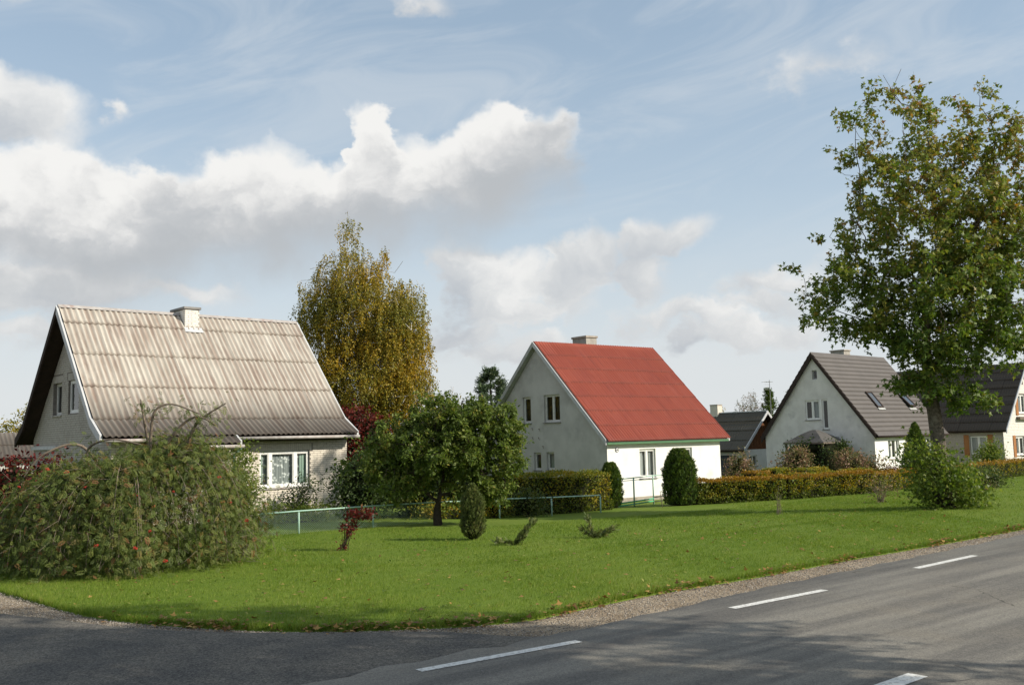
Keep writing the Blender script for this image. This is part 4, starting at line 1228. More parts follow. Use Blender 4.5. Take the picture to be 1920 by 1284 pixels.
# ================================================================== garden pavilion overgrown at the grey-roofed house, shed, antenna
def pavilion():
    # stands in front of the gable of the grey-roofed house
    u = Vector((math.cos(R(41.5)), math.sin(R(41.5)), 0)); w = Vector((-u.y, u.x, 0))
    p = Vector((22.0, 59.0, 0)) - u * 1.75 + w * 3.0
    h = thing('garden_pavilion', (p.x, p.y, -0.5), R(41.5), 'small garden pavilion with pyramid felt roof against the white gable', 'pavilion')
    for sx in (-1, 1):
        for sy in (-1, 1):
            MB().box(sx * 1.25 - 0.05, sy * 1.25 - 0.05, 0, sx * 1.25 + 0.05, sy * 1.25 + 0.05, 2.2).build('post', MATS['wood_weathered'], h)
    mb = MB(); e = 1.38; z0, z1 = 2.22, 2.98
    prof = [(1.0, 0.0), (0.72, 0.22), (0.45, 0.48), (0.2, 0.68), (0.06, 0.76)]
    rings = []
    for f, dz in prof:
        rings.append([(sx * e * f, sy * e * f, z0 + dz) for sx, sy in ((-1, -1), (1, -1), (1, 1), (-1, 1))])
    vs = [q for r in rings for q in r]
    fs = []
    for i in range(len(rings) - 1):
        for k in range(4):
            fs.append((i * 4 + k, i * 4 + (k + 1) % 4, (i + 1) * 4 + (k + 1) % 4, (i + 1) * 4 + k))
    fs.append(tuple((len(rings) - 1) * 4 + k for k in range(4))); fs.append((3, 2, 1, 0))
    mb.add(vs, fs).build('roof', MATS['felt_dark'], h)
    f = MB()
    for s in (-1, 1):
        f.box(-e, s * e - 0.02, 2.12, e, s * e + 0.02, 2.21); f.box(s * e - 0.02, -e + 0.021, 2.12, s * e + 0.02, e - 0.021, 2.21)
    f.build('fascia', MATS['wood_weathered'], h)
    return p
PAV = pavilion()
def shed_left():
    h = thing('low_shed', (-26.2, 42.0, -0.1), R(35.0), 'low shed with pale grey roof at the left edge of the photo', 'shed')
    MB().box(0, 0, 0, 5.0, 3.5, 2.1).build('wall', MATS['stucco_grey'], h)
    roof = MB().add([(-0.3, -0.4, 2.12), (5.3, -0.4, 2.12), (5.3, 1.75, 3.25), (-0.3, 1.75, 3.25), (5.3, 3.9, 2.12), (-0.3, 3.9, 2.12)], [(0, 1, 2, 3), (3, 2, 4, 5), (0, 3, 5), (1, 4, 2), (0, 5, 4, 1)]).build('roof', MATS['gutter_zinc'], h)
    lay_sheets(roof, -0.3, 5.3, 5, [((-0.42, 2.1), (0.66, 2.68)), ((0.66, 2.68), (1.75, 3.25))], 6, 0.02, 4, MATS['roof_asbestos'])
shed_left()
def antenna():
    h = thing('antenna_mast', (20.3, 76.0, -0.7), R(20), 'thin television antenna mast above the outbuilding roof', 'antenna')
    MB().tube([(0, 0, 0), (0.02, 0, 4.0), (0.0, 0, 7.2)], [0.05, 0.04, 0.022], 6).build('mast', MATS['metal_grey'], h)
    MB().tube([(-0.55, 0, 7.05), (0.25, 0, 7.05)], 0.014, 5).build('boom', MATS['metal_grey'], h)
    for z in (6.45, 6.65, 6.85):
        MB().tube([(-0.5, -0.1, z), (0.1, 0.1, z)], 0.012, 5).build('element', MATS['metal_grey'], h)
    for k in range(4):
        x = -0.5 + k * 0.2
        MB().tube([(x, -0.35, 7.05), (x, 0.35, 7.05)], 0.010, 5).build('element', MATS['metal_grey'], h)
antenna()

# ================================================================== fences and gate
def chain_fence(pts, H, mesh_segs, label):
    base = Vector((pts[0][0], pts[0][1], zl(*pts[0])))
    h = thing('chain_link_fence', base, 0, label, 'fence')
    loc = [Vector((p[0], p[1], zl(*p))) - base for p in pts]
    for i, p in enumerate(loc):
        MB().tube([p + Vector((0, 0, -0.1)), p + Vector((0, 0, H - 0.03))], 0.027, 8).build('post', MATS['fence_green'], h, True)
    MB().tube([loc[0] + Vector((-0.9, -0.72, H - 0.01))] + [p + Vector((0, 0, H)) for p in loc], 0.022, 8).build('rail', MATS['fence_green'], h, True)
    full = [loc[0] + Vector((-0.9, -0.72, 0))] + loc
    r = 0.0022
    for i in range(3):
        a, b = full[i], full[i + 1]
        d = b - a; Lh = Vector((d.x, d.y, 0)).length; zz = Vector((0, 0, 1))
        hh = H - 0.06; cell = 0.062
        mb = MB()
        n = int((Lh + hh) / cell)
        side = Vector((-d.y, d.x, 0)).normalized()
        for k in range(n):
            for sg in (1, -1):
                s0 = k * cell - hh
                q0, q1 = (s0, 0.02), (s0 + hh, 0.02 + hh)
                if q0[0] < 0: q0 = (0, 0.02 - s0)
                if q1[0] > Lh: q1 = (Lh, 0.02 + (Lh - s0))
                if q1[0] - q0[0] < 0.02: continue
                def P(q):
                    x = q[0] if sg > 0 else Lh - q[0]
                    return a + d * (x / Lh) + zz * q[1]
                A, B = P(q0), P(q1)
                dd = (B - A).normalized(); pr = dd.cross(side).normalized() * r
                sd = side * r * (1.0 + 0.2 * sg)
                mb.add([A + pr, A - pr * 0.5 + sd, A - pr * 0.5 - sd, B + pr, B - pr * 0.5 + sd, B - pr * 0.5 - sd], [(0, 1, 4, 3), (1, 2, 5, 4), (2, 0, 3, 5)])
        o = mb.build('wire_mesh', MATS['wire_grey'], h); o['kind'] = 'stuff'
chain_fence([(-6.0, 26.82), (-4.15, 28.2), (-2.35, 29.74), (-0.54, 31.55), (1.2, 32.75), (3.0, 34.5)], 0.62, None, 'low green chain-link fence with tube rail along the gardens')
def gate():
    a = Vector((4.02, 38.05, zl(4.02, 38.05))); b = Vector((6.1, 39.65, zl(6.1, 39.65)))
    ang = math.atan2(b.y - a.y, b.x - a.x); W = (b - a).length
    h = thing('garden_gate', a, ang, 'green tube garden gate between the two rounded thujas', 'gate')
    gm = MATS['gate_green']; fm = MATS['fence_green']
    x1, x2 = 0.86, 1.95
    MB().tube([(0.0, 0, 1.10), (W, 0, 1.18)], 0.022, 8).build('top_rail', fm, h, True)
    MB().tube([(0.0, 0, 1.02), (W, 0, 1.08)], 0.014, 8).build('rail', MATS['trim_grey'], h, True)
    for z in (0.06, 0.16):
        MB().tube([(0.0, 0, z), (x2, 0, z + 0.09)], 0.028, 8).build('bottom_rail', gm, h, True)
    MB().tube([(x1, 0, -0.05), (x1, 0, 1.15)], 0.034, 8).build('upright', fm, h, True)
    MB().tube([(x2, 0, -0.1), (x2, 0, 1.2)], 0.03, 8).build('upright', fm, h, True)
    for z in (0.12, 0.3):
        MB().tube([(x2 + 0.02, 0, z), (W, 0, z + 0.02)], 0.02, 8).build('bottom_rail', MATS['post_dark'], h, True)
    MB().tube([(W, 0, -0.1), (W, 0, 1.2)], 0.045, 8).build('gate_post', MATS['post_dark'], h, True)
    MB().tube([(0.0, 0, -0.1), (0.0, 0, 1.15)], 0.03, 8).build('upright', fm, h, True)
gate()
def stake(x, y, hgt, lean, label):
    h = thing('wooden_stake', (x, y, zl(x, y)), 0, label, 'stake')
    MB().tube([(0, 0, -0.1), (lean, 0, hgt * 0.6), (lean * 1.5, 0.02, hgt)], [0.016, 0.014, 0.012], 6).build('stake_pole', MATS['wood_weathered'], h, True)
stake(5.6, 37.1, 0.62, -0.05, 'thin pale stake in the grass in front of the garden gate')

# ================================================================== VEGETATION
def unit(v):
    return v / np.maximum(np.linalg.norm(v, axis=-1, keepdims=True), 1e-9)
def randdir(n):
    return unit(rng.normal(size=(n, 3)))
T_DIAMOND = (np.array([(0, 0, 0), (0.45, 0.30, 0.06), (1, 0, -0.04), (0.45, -0.30, 0.06)], float), np.array([(0, 2, 1), (0, 3, 2)]))
T_NARROW = (np.array([(0, 0, 0), (0.45, 0.16, 0.04), (1, 0, -0.05), (0.45, -0.16, 0.04)], float), np.array([(0, 2, 1), (0, 3, 2)]))
def t_maple():
    out = [(-0.02, 0.0)]
    tips = [(150, .42), (105, .30), (72, .66), (45, .40), (0 + 0, 1.0)]
    pts = []
    for a, r in [(-150, .40), (-118, .26), (-75, .68), (-40, .40), (0, 1.0), (40, .40), (75, .68), (118, .26), (150, .40)]:
        pts.append((0.28 + 0.72 * r * math.cos(R(a)), 0.72 * r * math.sin(R(a)), 0.10 * (r - 0.5) * (1 if a else -1)))
    V = np.array([(0.28, 0, 0)] + pts)
    F = np.array([(0, i, i + 1) for i in range(1, len(pts))])
    return V, F
T_MAPLE = t_maple()
def t_pinnate(pairs=5, lw=0.13, ll=0.36):
    V, F = [], []
    def lf(p, d, L, w):
        d = np.array(d); s = np.array((-d[1], d[0], 0)); b = len(V)
        p = np.array(p)
        V.extend([p, p + d * L * 0.5 + s * w + (0, 0, .02), p + d * L + (0, 0, -.05), p + d * L * 0.5 - s * w + (0, 0, .02)])
        F.extend([(b, b + 2, b + 1), (b, b + 3, b + 2)])
    for i in range(pairs):
        x = 0.22 + 0.6 * i / (pairs - 1); z = -0.25 * x * x
        for sg in (-1, 1):
            lf((x, 0, z), (0.42, sg * 0.9, -0.12), ll * (1 - 0.3 * abs(i / (pairs - 1) - 0.4)), lw * 0.5)
    lf((0.86, 0, -0.19), (1, 0, -0.25), ll * 0.9, lw * 0.5)
    return np.array(V, float), np.array(F)
T_PIN = t_pinnate(5, .115, .38)
def t_spray(n=6):
    """A flat little conifer spray."""
    V, F = [], []
    for i in range(n):
        x = 0.15 + 0.7 * i / n
        for sg in (-1, 1):
            b = len(V); L = 0.34 * (1 - 0.55 * i / n)
            V.extend([(x, 0, 0), (x + L * 0.75, sg * L, 0.03), (x + 0.13, sg * 0.03, 0)])
            F.append((b, b + 1, b + 2))
    b = len(V); V.extend([(0, -0.03, 0), (1, 0, 0), (0, 0.03, 0)]); F.append((b, b + 1, b + 2))
    return np.array(V, float), np.array(F)
T_SPRAY = t_spray()
def leaf_arrays(P, axis, size, T, tint, up=None, flat=0.5):
    """Instances template T at points P pointing along axis; the blade's normal leans to `up` by `flat`."""
    n = len(P); V0, F0 = T
    a = unit(axis)
    nn = randdir(n) * (1 - flat) + (np.array((0, 0, 1.0)) if up is None else up) * flat
    nn = unit(nn - (nn * a).sum(1, keepdims=True) * a + 1e-6)
    b = np.cross(nn, a)
    s = np.broadcast_to(np.asarray(size, float), (n,))[:, None, None]
    V = P[:, None, :] + s * (V0[None, :, 0:1] * a[:, None, :] + V0[None, :, 1:2] * b[:, None, :] + V0[None, :, 2:3] * nn[:, None, :])
    k = len(V0)
    F = F0[None] + (np.arange(n) * k)[:, None, None]
    return V.reshape(-1, 3), F.reshape(-1, F0.shape[1]), np.repeat(tint, k)
def leaf_obj(name, P, axis, size, T, tint, mat, parent, **kw):
    V, F, t = leaf_arrays(P, axis, size, T, np.clip(tint, 0, 1), **kw)
    return obj(name, mesh_np(name, V, F, False, {'tint': t}), MATS[mat], parent)
_K = rng.normal(size=(24, 3)); _PH = rng.uniform(0, 6.28, 24)
def lump(P, scale=1.0, seed=0):
    """Smooth random field over space, about -1..1, for clumps of colour and density."""
    r = np.zeros(len(P))
    for i in range(8):
        j = (i + seed * 5) % 24
        r += np.sin((P * _K[j]).sum(1) * 2.2 * scale * (1 + 0.25 * i) + _PH[j]) / (1 + 0.15 * i)
    return r / 3.2
def in_ellipsoids(n, ells, power=1.0, shell=0.0):
    """Random points in a union of ellipsoids (cx, cy, cz, rx, ry, rz[, weight])."""
    vol = np.array([e[3] * e[4] * e[5] * (e[6] if len(e) > 6 else 1) for e in ells]); vol = vol / vol.sum()
    out = []
    for e, v in zip(ells, vol):
        m = max(1, int(n * v))
        d = randdir(m); r = rng.uniform(shell ** 3, 1, m) ** (1 / 3.0)
        out.append(np.array(e[:3]) + d * r[:, None] * np.array(e[3:6]))
    return np.concatenate(out)
def colonize(attr, start, step, infl, kill, iters=120, bias=(0, 0, 0.1)):
    """Space colonization: grows a branch skeleton from `start` (list of points forming the stem) to the attractors."""
    nodes = [np.array(p, float) for p in start]
    par = [-1] + list(range(len(start) - 1))
    A = attr.copy()
    N = np.array(nodes)
    near = np.full(len(A), 0); nd = np.full(len(A), 1e9)
    d = np.linalg.norm(A[:, None] - N[None], axis=2); near = d.argmin(1); nd = d.min(1)
    bias = np.array(bias)
    for it in range(iters):
        act = nd < (infl if it > 3 else 1e9)
        if not act.any():
            act = nd < nd.min() * 1.2
        idx = near[act]
        dirs = unit(A[act] - N[idx])
        uniq, inv = np.unique(idx, return_inverse=True)
        acc = np.zeros((len(uniq), 3)); np.add.at(acc, inv, dirs)
        acc = unit(unit(acc) + bias + rng.normal(0, 0.12, acc.shape))
        newp = N[uniq] + acc * step
        base = len(N)
        N = np.concatenate([N, newp]); par += list(uniq)
        dn = np.linalg.norm(A[:, None] - newp[None], axis=2)
        j = dn.argmin(1); m = dn.min(1)
        better = m < nd
        near = np.where(better, j + base, near); nd = np.minimum(nd, m)
        keep = nd > kill
        if keep.sum() == 0: break
        if keep.sum() < len(A):
            A, near, nd = A[keep], near[keep], nd[keep]
        if len(N) > 7000: break
    return N, np.array(par)
def radii(N, par, tip, expo=2.3):
    n = len(N); acc = np.zeros(n); ch = np.zeros(n, int)
    for i in range(n - 1, 0, -1):
        if ch[i] == 0: acc[i] = tip ** expo
        acc[par[i]] += acc[i]; ch[par[i]] += 1
    return acc ** (1 / expo)
def tubes(A, B, ra, rb, n=5):
    d = unit(B - A)
    ref = np.where(np.abs(d[:, 2:3]) > 0.9, np.array([[1.0, 0, 0]]), np.array([[0, 0, 1.0]]))
    u = unit(np.cross(d, ref)); v = np.cross(d, u)
    t = np.arange(n) * 2 * np.pi / n
    ring = u[:, None] * np.cos(t)[None, :, None] + v[:, None] * np.sin(t)[None, :, None]
    V = np.concatenate([A[:, None] + ring * ra[:, None, None], B[:, None] + ring * rb[:, None, None]], 1).reshape(-1, 3)
    k = np.arange(n); q = np.stack([k, (k + 1) % n, (k + 1) % n + n, k + n], 1)
    F = (q[None] + (np.arange(len(A)) * 2 * n)[:, None, None]).reshape(-1, 4)
    return V, F
def skeleton_mesh(name, N, par, rad, mat, parent, n=6, twigs=None, twig_r=0.004):
    i = np.arange(1, len(N)); p = par[1:]
    ra = np.minimum(rad[p], rad[i] * 1.6 + 0.002)
    d = unit(N[i] - N[p])
    V, F = tubes(N[p] - d * rad[i][:, None] * 0.4, N[i], ra, rad[i], n)
    if twigs is not None and len(twigs[0]):
        m = len(twigs[0])
        V2, F2 = tubes(twigs[0], twigs[1], np.full(m, twig_r), np.full(m, twig_r * 0.6), 3)
        F2 = F2 + len(V); V = np.concatenate([V, V2])
        me = mesh_np(name, V, [F, F2], True)
    else:
        me = mesh_np(name, V, F, True)
    return obj(name, me, MATS[mat], parent)
# --- leaf and bark materials (tint 0..1 runs over the leaves of one plant)
leaf_mat('leaf_maple', [(0.0, (0.060, 0.110, 0.018)), (0.35, (0.120, 0.180, 0.028)), (0.6, (0.195, 0.215, 0.040)), (0.8, (0.270, 0.215, 0.048)), (1.0, (0.310, 0.150, 0.038))])
leaf_mat('leaf_birch', [(0.0, (0.090, 0.115, 0.024)), (0.4, (0.190, 0.190, 0.034)), (0.7, (0.290, 0.230, 0.030)), (1.0, (0.420, 0.270, 0.024))])
leaf_mat('leaf_apple', [(0.0, (0.055, 0.090, 0.018)), (0.5, (0.125, 0.175, 0.034)), (0.85, (0.210, 0.235, 0.055)), (1.0, (0.300, 0.240, 0.060))], 0.4)
leaf_mat('leaf_rowan', [(0.0, (0.045, 0.070, 0.018)), (0.4, (0.100, 0.138, 0.030)), (0.72, (0.165, 0.190, 0.046)), (0.9, (0.200, 0.150, 0.050)), (1.0, (0.220, 0.095, 0.042))])
leaf_mat('leaf_dark', [(0.0, (0.024, 0.046, 0.014)), (0.6, (0.057, 0.089, 0.022)), (1.0, (0.135, 0.149, 0.035))])
leaf_mat('leaf_crimson', [(0.0, (0.055, 0.010, 0.010)), (0.5, (0.115, 0.018, 0.015)), (0.85, (0.175, 0.042, 0.026)), (1.0, (0.190, 0.110, 0.035))])
leaf_mat('leaf_hedge', [(0.0, (0.085, 0.120, 0.018)), (0.4, (0.200, 0.205, 0.026)), (0.7, (0.350, 0.260, 0.028)), (1.0, (0.450, 0.250, 0.028))])
leaf_mat('leaf_hedge_top', [(0.0, (0.170, 0.115, 0.022)), (0.5, (0.280, 0.160, 0.026)), (1.0, (0.380, 0.220, 0.032))])
leaf_mat('leaf_thuja', [(0.0, (0.029, 0.058, 0.013)), (0.6, (0.080, 0.128, 0.019)), (1.0, (0.168, 0.192, 0.032))], 0.18)
leaf_mat('leaf_juniper', [(0.0, (0.045, 0.069, 0.021)), (0.6, (0.108, 0.135, 0.036)), (1.0, (0.188, 0.180, 0.060))], 0.18)
leaf_mat('leaf_pine', [(0.0, (0.042, 0.070, 0.036)), (0.6, (0.087, 0.126, 0.063)), (1.0, (0.147, 0.175, 0.084))], 0.15)
leaf_mat('leaf_pink', [(0.0, (0.075, 0.094, 0.027)), (0.4, (0.150, 0.138, 0.050)), (0.7, (0.300, 0.175, 0.119)), (1.0, (0.475, 0.312, 0.237))])
leaf_mat('leaf_bright', [(0.0, (0.068, 0.115, 0.019)), (0.5, (0.149, 0.203, 0.032)), (1.0, (0.270, 0.277, 0.068))], 0.4)
leaf_mat('leaf_yellow', [(0.0, (0.091, 0.111, 0.018)), (0.5, (0.260, 0.221, 0.026)), (1.0, (0.416, 0.299, 0.033))], 0.4)
leaf_mat('grass_blade', [(0.0, (0.058, 0.118, 0.012)), (0.45, (0.125, 0.200, 0.022)), (0.8, (0.200, 0.262, 0.038)), (1.0, (0.310, 0.290, 0.100))], 0.35, 0.55, 0.2)
leaf_mat('leaf_fallen', [(0.0, (0.110, 0.050, 0.020)), (0.5, (0.240, 0.120, 0.035)), (1.0, (0.380, 0.240, 0.070))], 0.1)
simple('bark_grey', (0.170, 0.145, 0.115), (0.075, 0.064, 0.052), 14.0, 0.9, 0.1, 1.0, 22.0, blotch=((0.22, 0.20, 0.16), 0.55, 0.7, 3.0, 0.7))
simple('bark_dark', (0.060, 0.048, 0.038), (0.036, 0.028, 0.022), 12.0, 0.9, 0.1, 0.6, 30.0)
simple('bark_birch', (0.60, 0.58, 0.54), (0.40, 0.37, 0.33), 4.0, 0.8, 0.15, 0.3, 30.0, blotch=((0.05, 0.045, 0.04), 0.58, 0.7, 5.0, 0.9))
simple('bark_rowan', (0.22, 0.18, 0.14), (0.15, 0.12, 0.09), 9.0, 0.85, 0.15, 0.3, 40.0)
simple('berry_red', (0.42, 0.030, 0.014), (0.34, 0.022, 0.012), 9.0, 0.4, 0.45)
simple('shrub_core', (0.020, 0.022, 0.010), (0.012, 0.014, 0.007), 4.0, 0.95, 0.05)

def tree(name, base, label, cat, group, ells, n_attr, trunk, step, infl, kill, tip, leafT, leaf_size, n_leaf, leafmat, barkmat, tintf, spread=0.35, droop=0.15, twig_r=0.004, bias=(0, 0, 0.12), nsides=6, flat=0.5, thin=None, expo=2.3, bare=(), trunk_r=None):
    h = thing(name, base, 0, label, cat, group)
    A = in_ellipsoids(n_attr, ells)
    if thin is not None: A = A[thin(A)]
    N, par = colonize(A, trunk, step, infl, kill, bias=bias)
    for b in bare:                                    # bare twigs sticking out
        k0 = len(N); j = np.linalg.norm(N - np.array(b[0]), axis=1).argmin()
        pts = np.array(b[1:], float)
        N = np.concatenate([N, pts]); par = np.concatenate([par, [j] + list(range(k0, k0 + len(pts) - 1))])
    rad = radii(N, par, tip, expo)
    if trunk_r is not None:
        rad[:len(trunk_r)] = np.maximum(rad[:len(trunk_r)], trunk_r)
    # leaves: on twigs round every attractor
    m = n_leaf // len(A)
    d = np.linalg.norm(A[:, None] - N[None], axis=2) if len(A) * len(N) < 6e6 else None
    nn = d.argmin(1) if d is not None else np.array([np.linalg.norm(N - a, axis=1).argmin() for a in A])
    st = N[nn]; out = unit(A - st + rng.normal(0, 0.05, A.shape))
    nt = 3
    tw0 = np.repeat(A - (A - st) * 0.6, nt, 0)
    tdir = unit(np.repeat(out, nt, 0) * 0.7 + randdir(len(A) * nt) + np.array((0, 0, -droop)))
    tlen = spread * rng.uniform(0.6, 1.5, len(tw0))
    tw1 = tw0 + tdir * tlen[:, None]
    skeleton_mesh('trunk', N, par, rad, barkmat, h, nsides, (tw0, tw1), twig_r)
    q = np.repeat(np.arange(len(tw0)), max(1, m // nt))
    f = rng.uniform(0.1, 1.05, len(q))
    P = tw0[q] + tdir[q] * (tlen[q] * f)[:, None] + rng.normal(0, spread * 0.16, (len(q), 3))
    ax = unit(tdir[q] * 0.5 + randdir(len(q)) + np.array((0, 0, -droop * 2)))
    leaf_obj('crown', P, ax, leaf_size * rng.uniform(0.65, 1.25, len(q)), leafT, tintf(P), leafmat, h, flat=flat)
    return h

# ---- the maple at the roadside
MB_BASE = (13.05, 29.6, zl(13.05, 29.6))
S = 1 / 60.8
def me_(px, py, rx, ry, dep, yo=0.0, wgt=1.0):
    return ((px - 1768) * S, yo, (952 - py) * S, rx * S, dep, ry * S, wgt)
maple_ells = [me_(1735, 245, 125, 105, 1.9, 0.2, .5), me_(1850, 250, 95, 110, 1.7, .0, .5), me_(1640, 220, 45, 70, .8, -.2, .4), me_(1740, 165, 60, 35, .9, .1, .5), me_(1780, 400, 150, 130, 2.5, 0, .8), me_(1680, 370, 70, 80, 1.4, -.6, .7), me_(1900, 410, 120, 140, 2.2, .3, .8),
              me_(1600, 490, 62, 80, 1.2, -.4, .9), me_(1555, 560, 62, 52, 1.0, .0, 1.0), me_(1660, 545, 100, 95, 1.9, .5, 1.0), me_(1760, 560, 130, 120, 2.4, -.3, 1.2), me_(1880, 560, 130, 120, 2.2, .2, 1.1), me_(1770, 655, 85, 62, 1.6, -.3, 1.2), me_(1700, 640, 60, 40, 1.1, -.9, .8), me_(1870, 650, 75, 55, 1.5, -.4, .9), me_(1520, 500, 22, 20, .4, 0, .6), me_(2000, 480, 60, 120, 1.5, .3, .7), me_(1905, 225, 55, 85, 1.2, .1, .55), me_(1950, 330, 80, 110, 1.6, .2, .7), me_(1690, 300, 60, 60, 1.1, .3, .5),
              me_(1700, 725, 52, 18, .6, -.9, 5.0), me_(1828, 752, 46, 24, .6, -.5, 4.5), me_(1730, 700, 50, 28, .8, -.6, 2.5), me_(1790, 710, 40, 30, .8, -.2, .8), me_(1765, 725, 44, 42, .8, -.5, 2.5)]
def maple_tint(P):
    hgt = P[:, 2]
    return 0.22 + 0.36 * sstep(3.5, 10.0, hgt) + 0.16 * lump(P, 0.7) + rng.normal(0, 0.17, len(P))
maple = tree('maple_tree', MB_BASE, 'tall maple turning brown at the top by the road on the right', 'tree', 'street maples', maple_ells, 1000,
     [(0, 0, -0.2), (0.0, 0, 0.5), (-0.02, 0.02, 1.2), (-0.06, 0.03, 2.0), (-0.12, 0.02, 2.8), (-0.20, 0, 3.5), (-0.25, 0, 4.2), (-0.22, 0.05, 5.0), (-0.15, 0.1, 6.0)], 0.34, 2.2, 0.42, 0.0065, T_MAPLE, 0.165, 46000, 'leaf_maple', 'bark_grey', maple_tint, spread=0.42, droop=0.25, nsides=8, expo=2.05, trunk_r=[.34, .275, .24, .225, .215, .20, .17, .15, .12],
     bare=[((-0.6, 0.2, 12.7), (-0.75, 0.2, 13.3), (-0.95, 0.2, 13.7)), ((-0.6, 0.2, 12.9), (-0.6, 0.2, 13.4), (-0.4, 0.1, 13.85)), ((-2.0, -0.2, 10.4), (-2.5, -0.2, 10.35), (-2.85, -0.2, 10.6))])
# suckers round its foot
def shrub(name, base, label, cat, ells, n, T, size, mat, tint=lambda P: 0.45 + 0.25 * lump(P, 1.6) + rng.normal(0, 0.2, len(P)), stems=10, group=None, bark='bark_dark', shell=0.35, spread=0.22, flat=0.45, clump=None, core=0.0, stem_r=0.010, upright=0.0):
    """A leafy bush: stems fanning out of the ground, leaves bunched on twigs through its volume."""
    h = thing(name, base, 0, label, cat, group)
    nc = clump or max(40, n // 45)
    C = in_ellipsoids(nc, ells, shell=shell)
    C = C[C[:, 2] > 0.03]
    if not len(C): C = in_ellipsoids(nc, ells); C[:, 2] = np.abs(C[:, 2])
    # stems: two-piece curves from the foot to a sample of clump centres
    k = rng.choice(len(C), min(len(C), stems * 3), replace=False)
    B0 = np.column_stack([rng.normal(0, 0.06, len(k)), rng.normal(0, 0.06, len(k)), np.full(len(k), -0.05)])
    lowc = min(e[2] for e in ells)
    M1 = B0 * 0.5 + C[k] * 0.45 + np.column_stack([np.zeros(len(k)), np.zeros(len(k)), C[k][:, 2] * 0.22])
    r = np.full(len(k), stem_r)
    V1, F1 = tubes(B0, M1, r * 1.2, r * 0.8, 5); V2, F2 = tubes(M1, C[k], r * 0.8, r * 0.3, 5)
    obj('stems', mesh_np('stems', np.concatenate([V1, V2]), np.concatenate([F1, F2 + len(V1)]), True), MATS[bark], h)
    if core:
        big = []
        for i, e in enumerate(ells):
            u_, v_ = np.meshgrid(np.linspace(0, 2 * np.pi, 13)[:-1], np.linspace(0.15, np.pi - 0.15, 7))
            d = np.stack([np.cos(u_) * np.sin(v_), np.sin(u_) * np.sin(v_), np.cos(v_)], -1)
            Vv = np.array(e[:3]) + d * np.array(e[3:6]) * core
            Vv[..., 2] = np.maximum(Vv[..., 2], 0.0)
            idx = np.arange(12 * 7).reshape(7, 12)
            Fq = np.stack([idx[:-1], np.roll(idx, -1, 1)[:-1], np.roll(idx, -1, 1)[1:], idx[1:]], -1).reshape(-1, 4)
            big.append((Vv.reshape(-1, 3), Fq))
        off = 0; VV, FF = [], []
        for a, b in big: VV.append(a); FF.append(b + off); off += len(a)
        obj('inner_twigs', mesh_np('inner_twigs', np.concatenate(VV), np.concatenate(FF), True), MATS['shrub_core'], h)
    m = max(1, n // len(C))
    q = np.repeat(np.arange(len(C)), m)
    P = C[q] + rng.normal(0, spread, (len(q), 3)) * np.array((1, 1, 0.8))
    P[:, 2] = np.abs(P[:, 2] - 0.02) + 0.02
    cen = np.array([np.mean([e[0] for e in ells]), np.mean([e[1] for e in ells]), np.mean([e[2] for e in ells]) - 0.3])
    out = unit(P - cen)
    ax = unit(out * 0.6 + randdir(len(q)) + np.array((0, 0, upright)))
    leaf_obj('foliage', P, ax, size * rng.uniform(0.6, 1.3, len(q)), T, tint(P), mat, h, up=unit(out + np.array((0, 0, 0.5))), flat=flat)
    return h
shrub('sucker_shrub', (12.95, 29.3, zl(12.95, 29.3)), 'bright green leafy suckers round the foot of the maple trunk', 'shrub', [(0, 0, 0.68, 1.05, .9, 0.62), (0.55, -.1, .45, .75, .8, .5), (-.4, -.1, 1.25, .7, .6, .65), (-.95, -.2, 1.75, .4, .4, .35), (.3, .1, 1.2, .55, .5, .45)], 5200, T_MAPLE, 0.12, 'leaf_bright', stems=14, tint=lambda P: 0.35 + 0.2 * lump(P, 1.5) + rng.normal(0, 0.24, len(P)))

# maples of the same row that stand outside the picture to the right; their shade lies on the road
def copy_tree(src, loc, rz, sc, label, group):
    c = src.copy(); COL.objects.link(c); c.location = loc; c.rotation_euler = (0, 0, rz); c.scale = (sc, sc, sc); c['label'] = label; c['group'] = group
    for ch in [o for o in src.children]:
        k = ch.copy(); COL.objects.link(k); k.parent = c
    return c
STREET_TREES = [(11.7, 4.9, 0.6, 1.25)]
for (x, y, rz, sc) in STREET_TREES:
    copy_tree(maple, (x, y, -0.03), rz, sc, 'street maple outside the picture on the near side of the road', 'maples across the road')

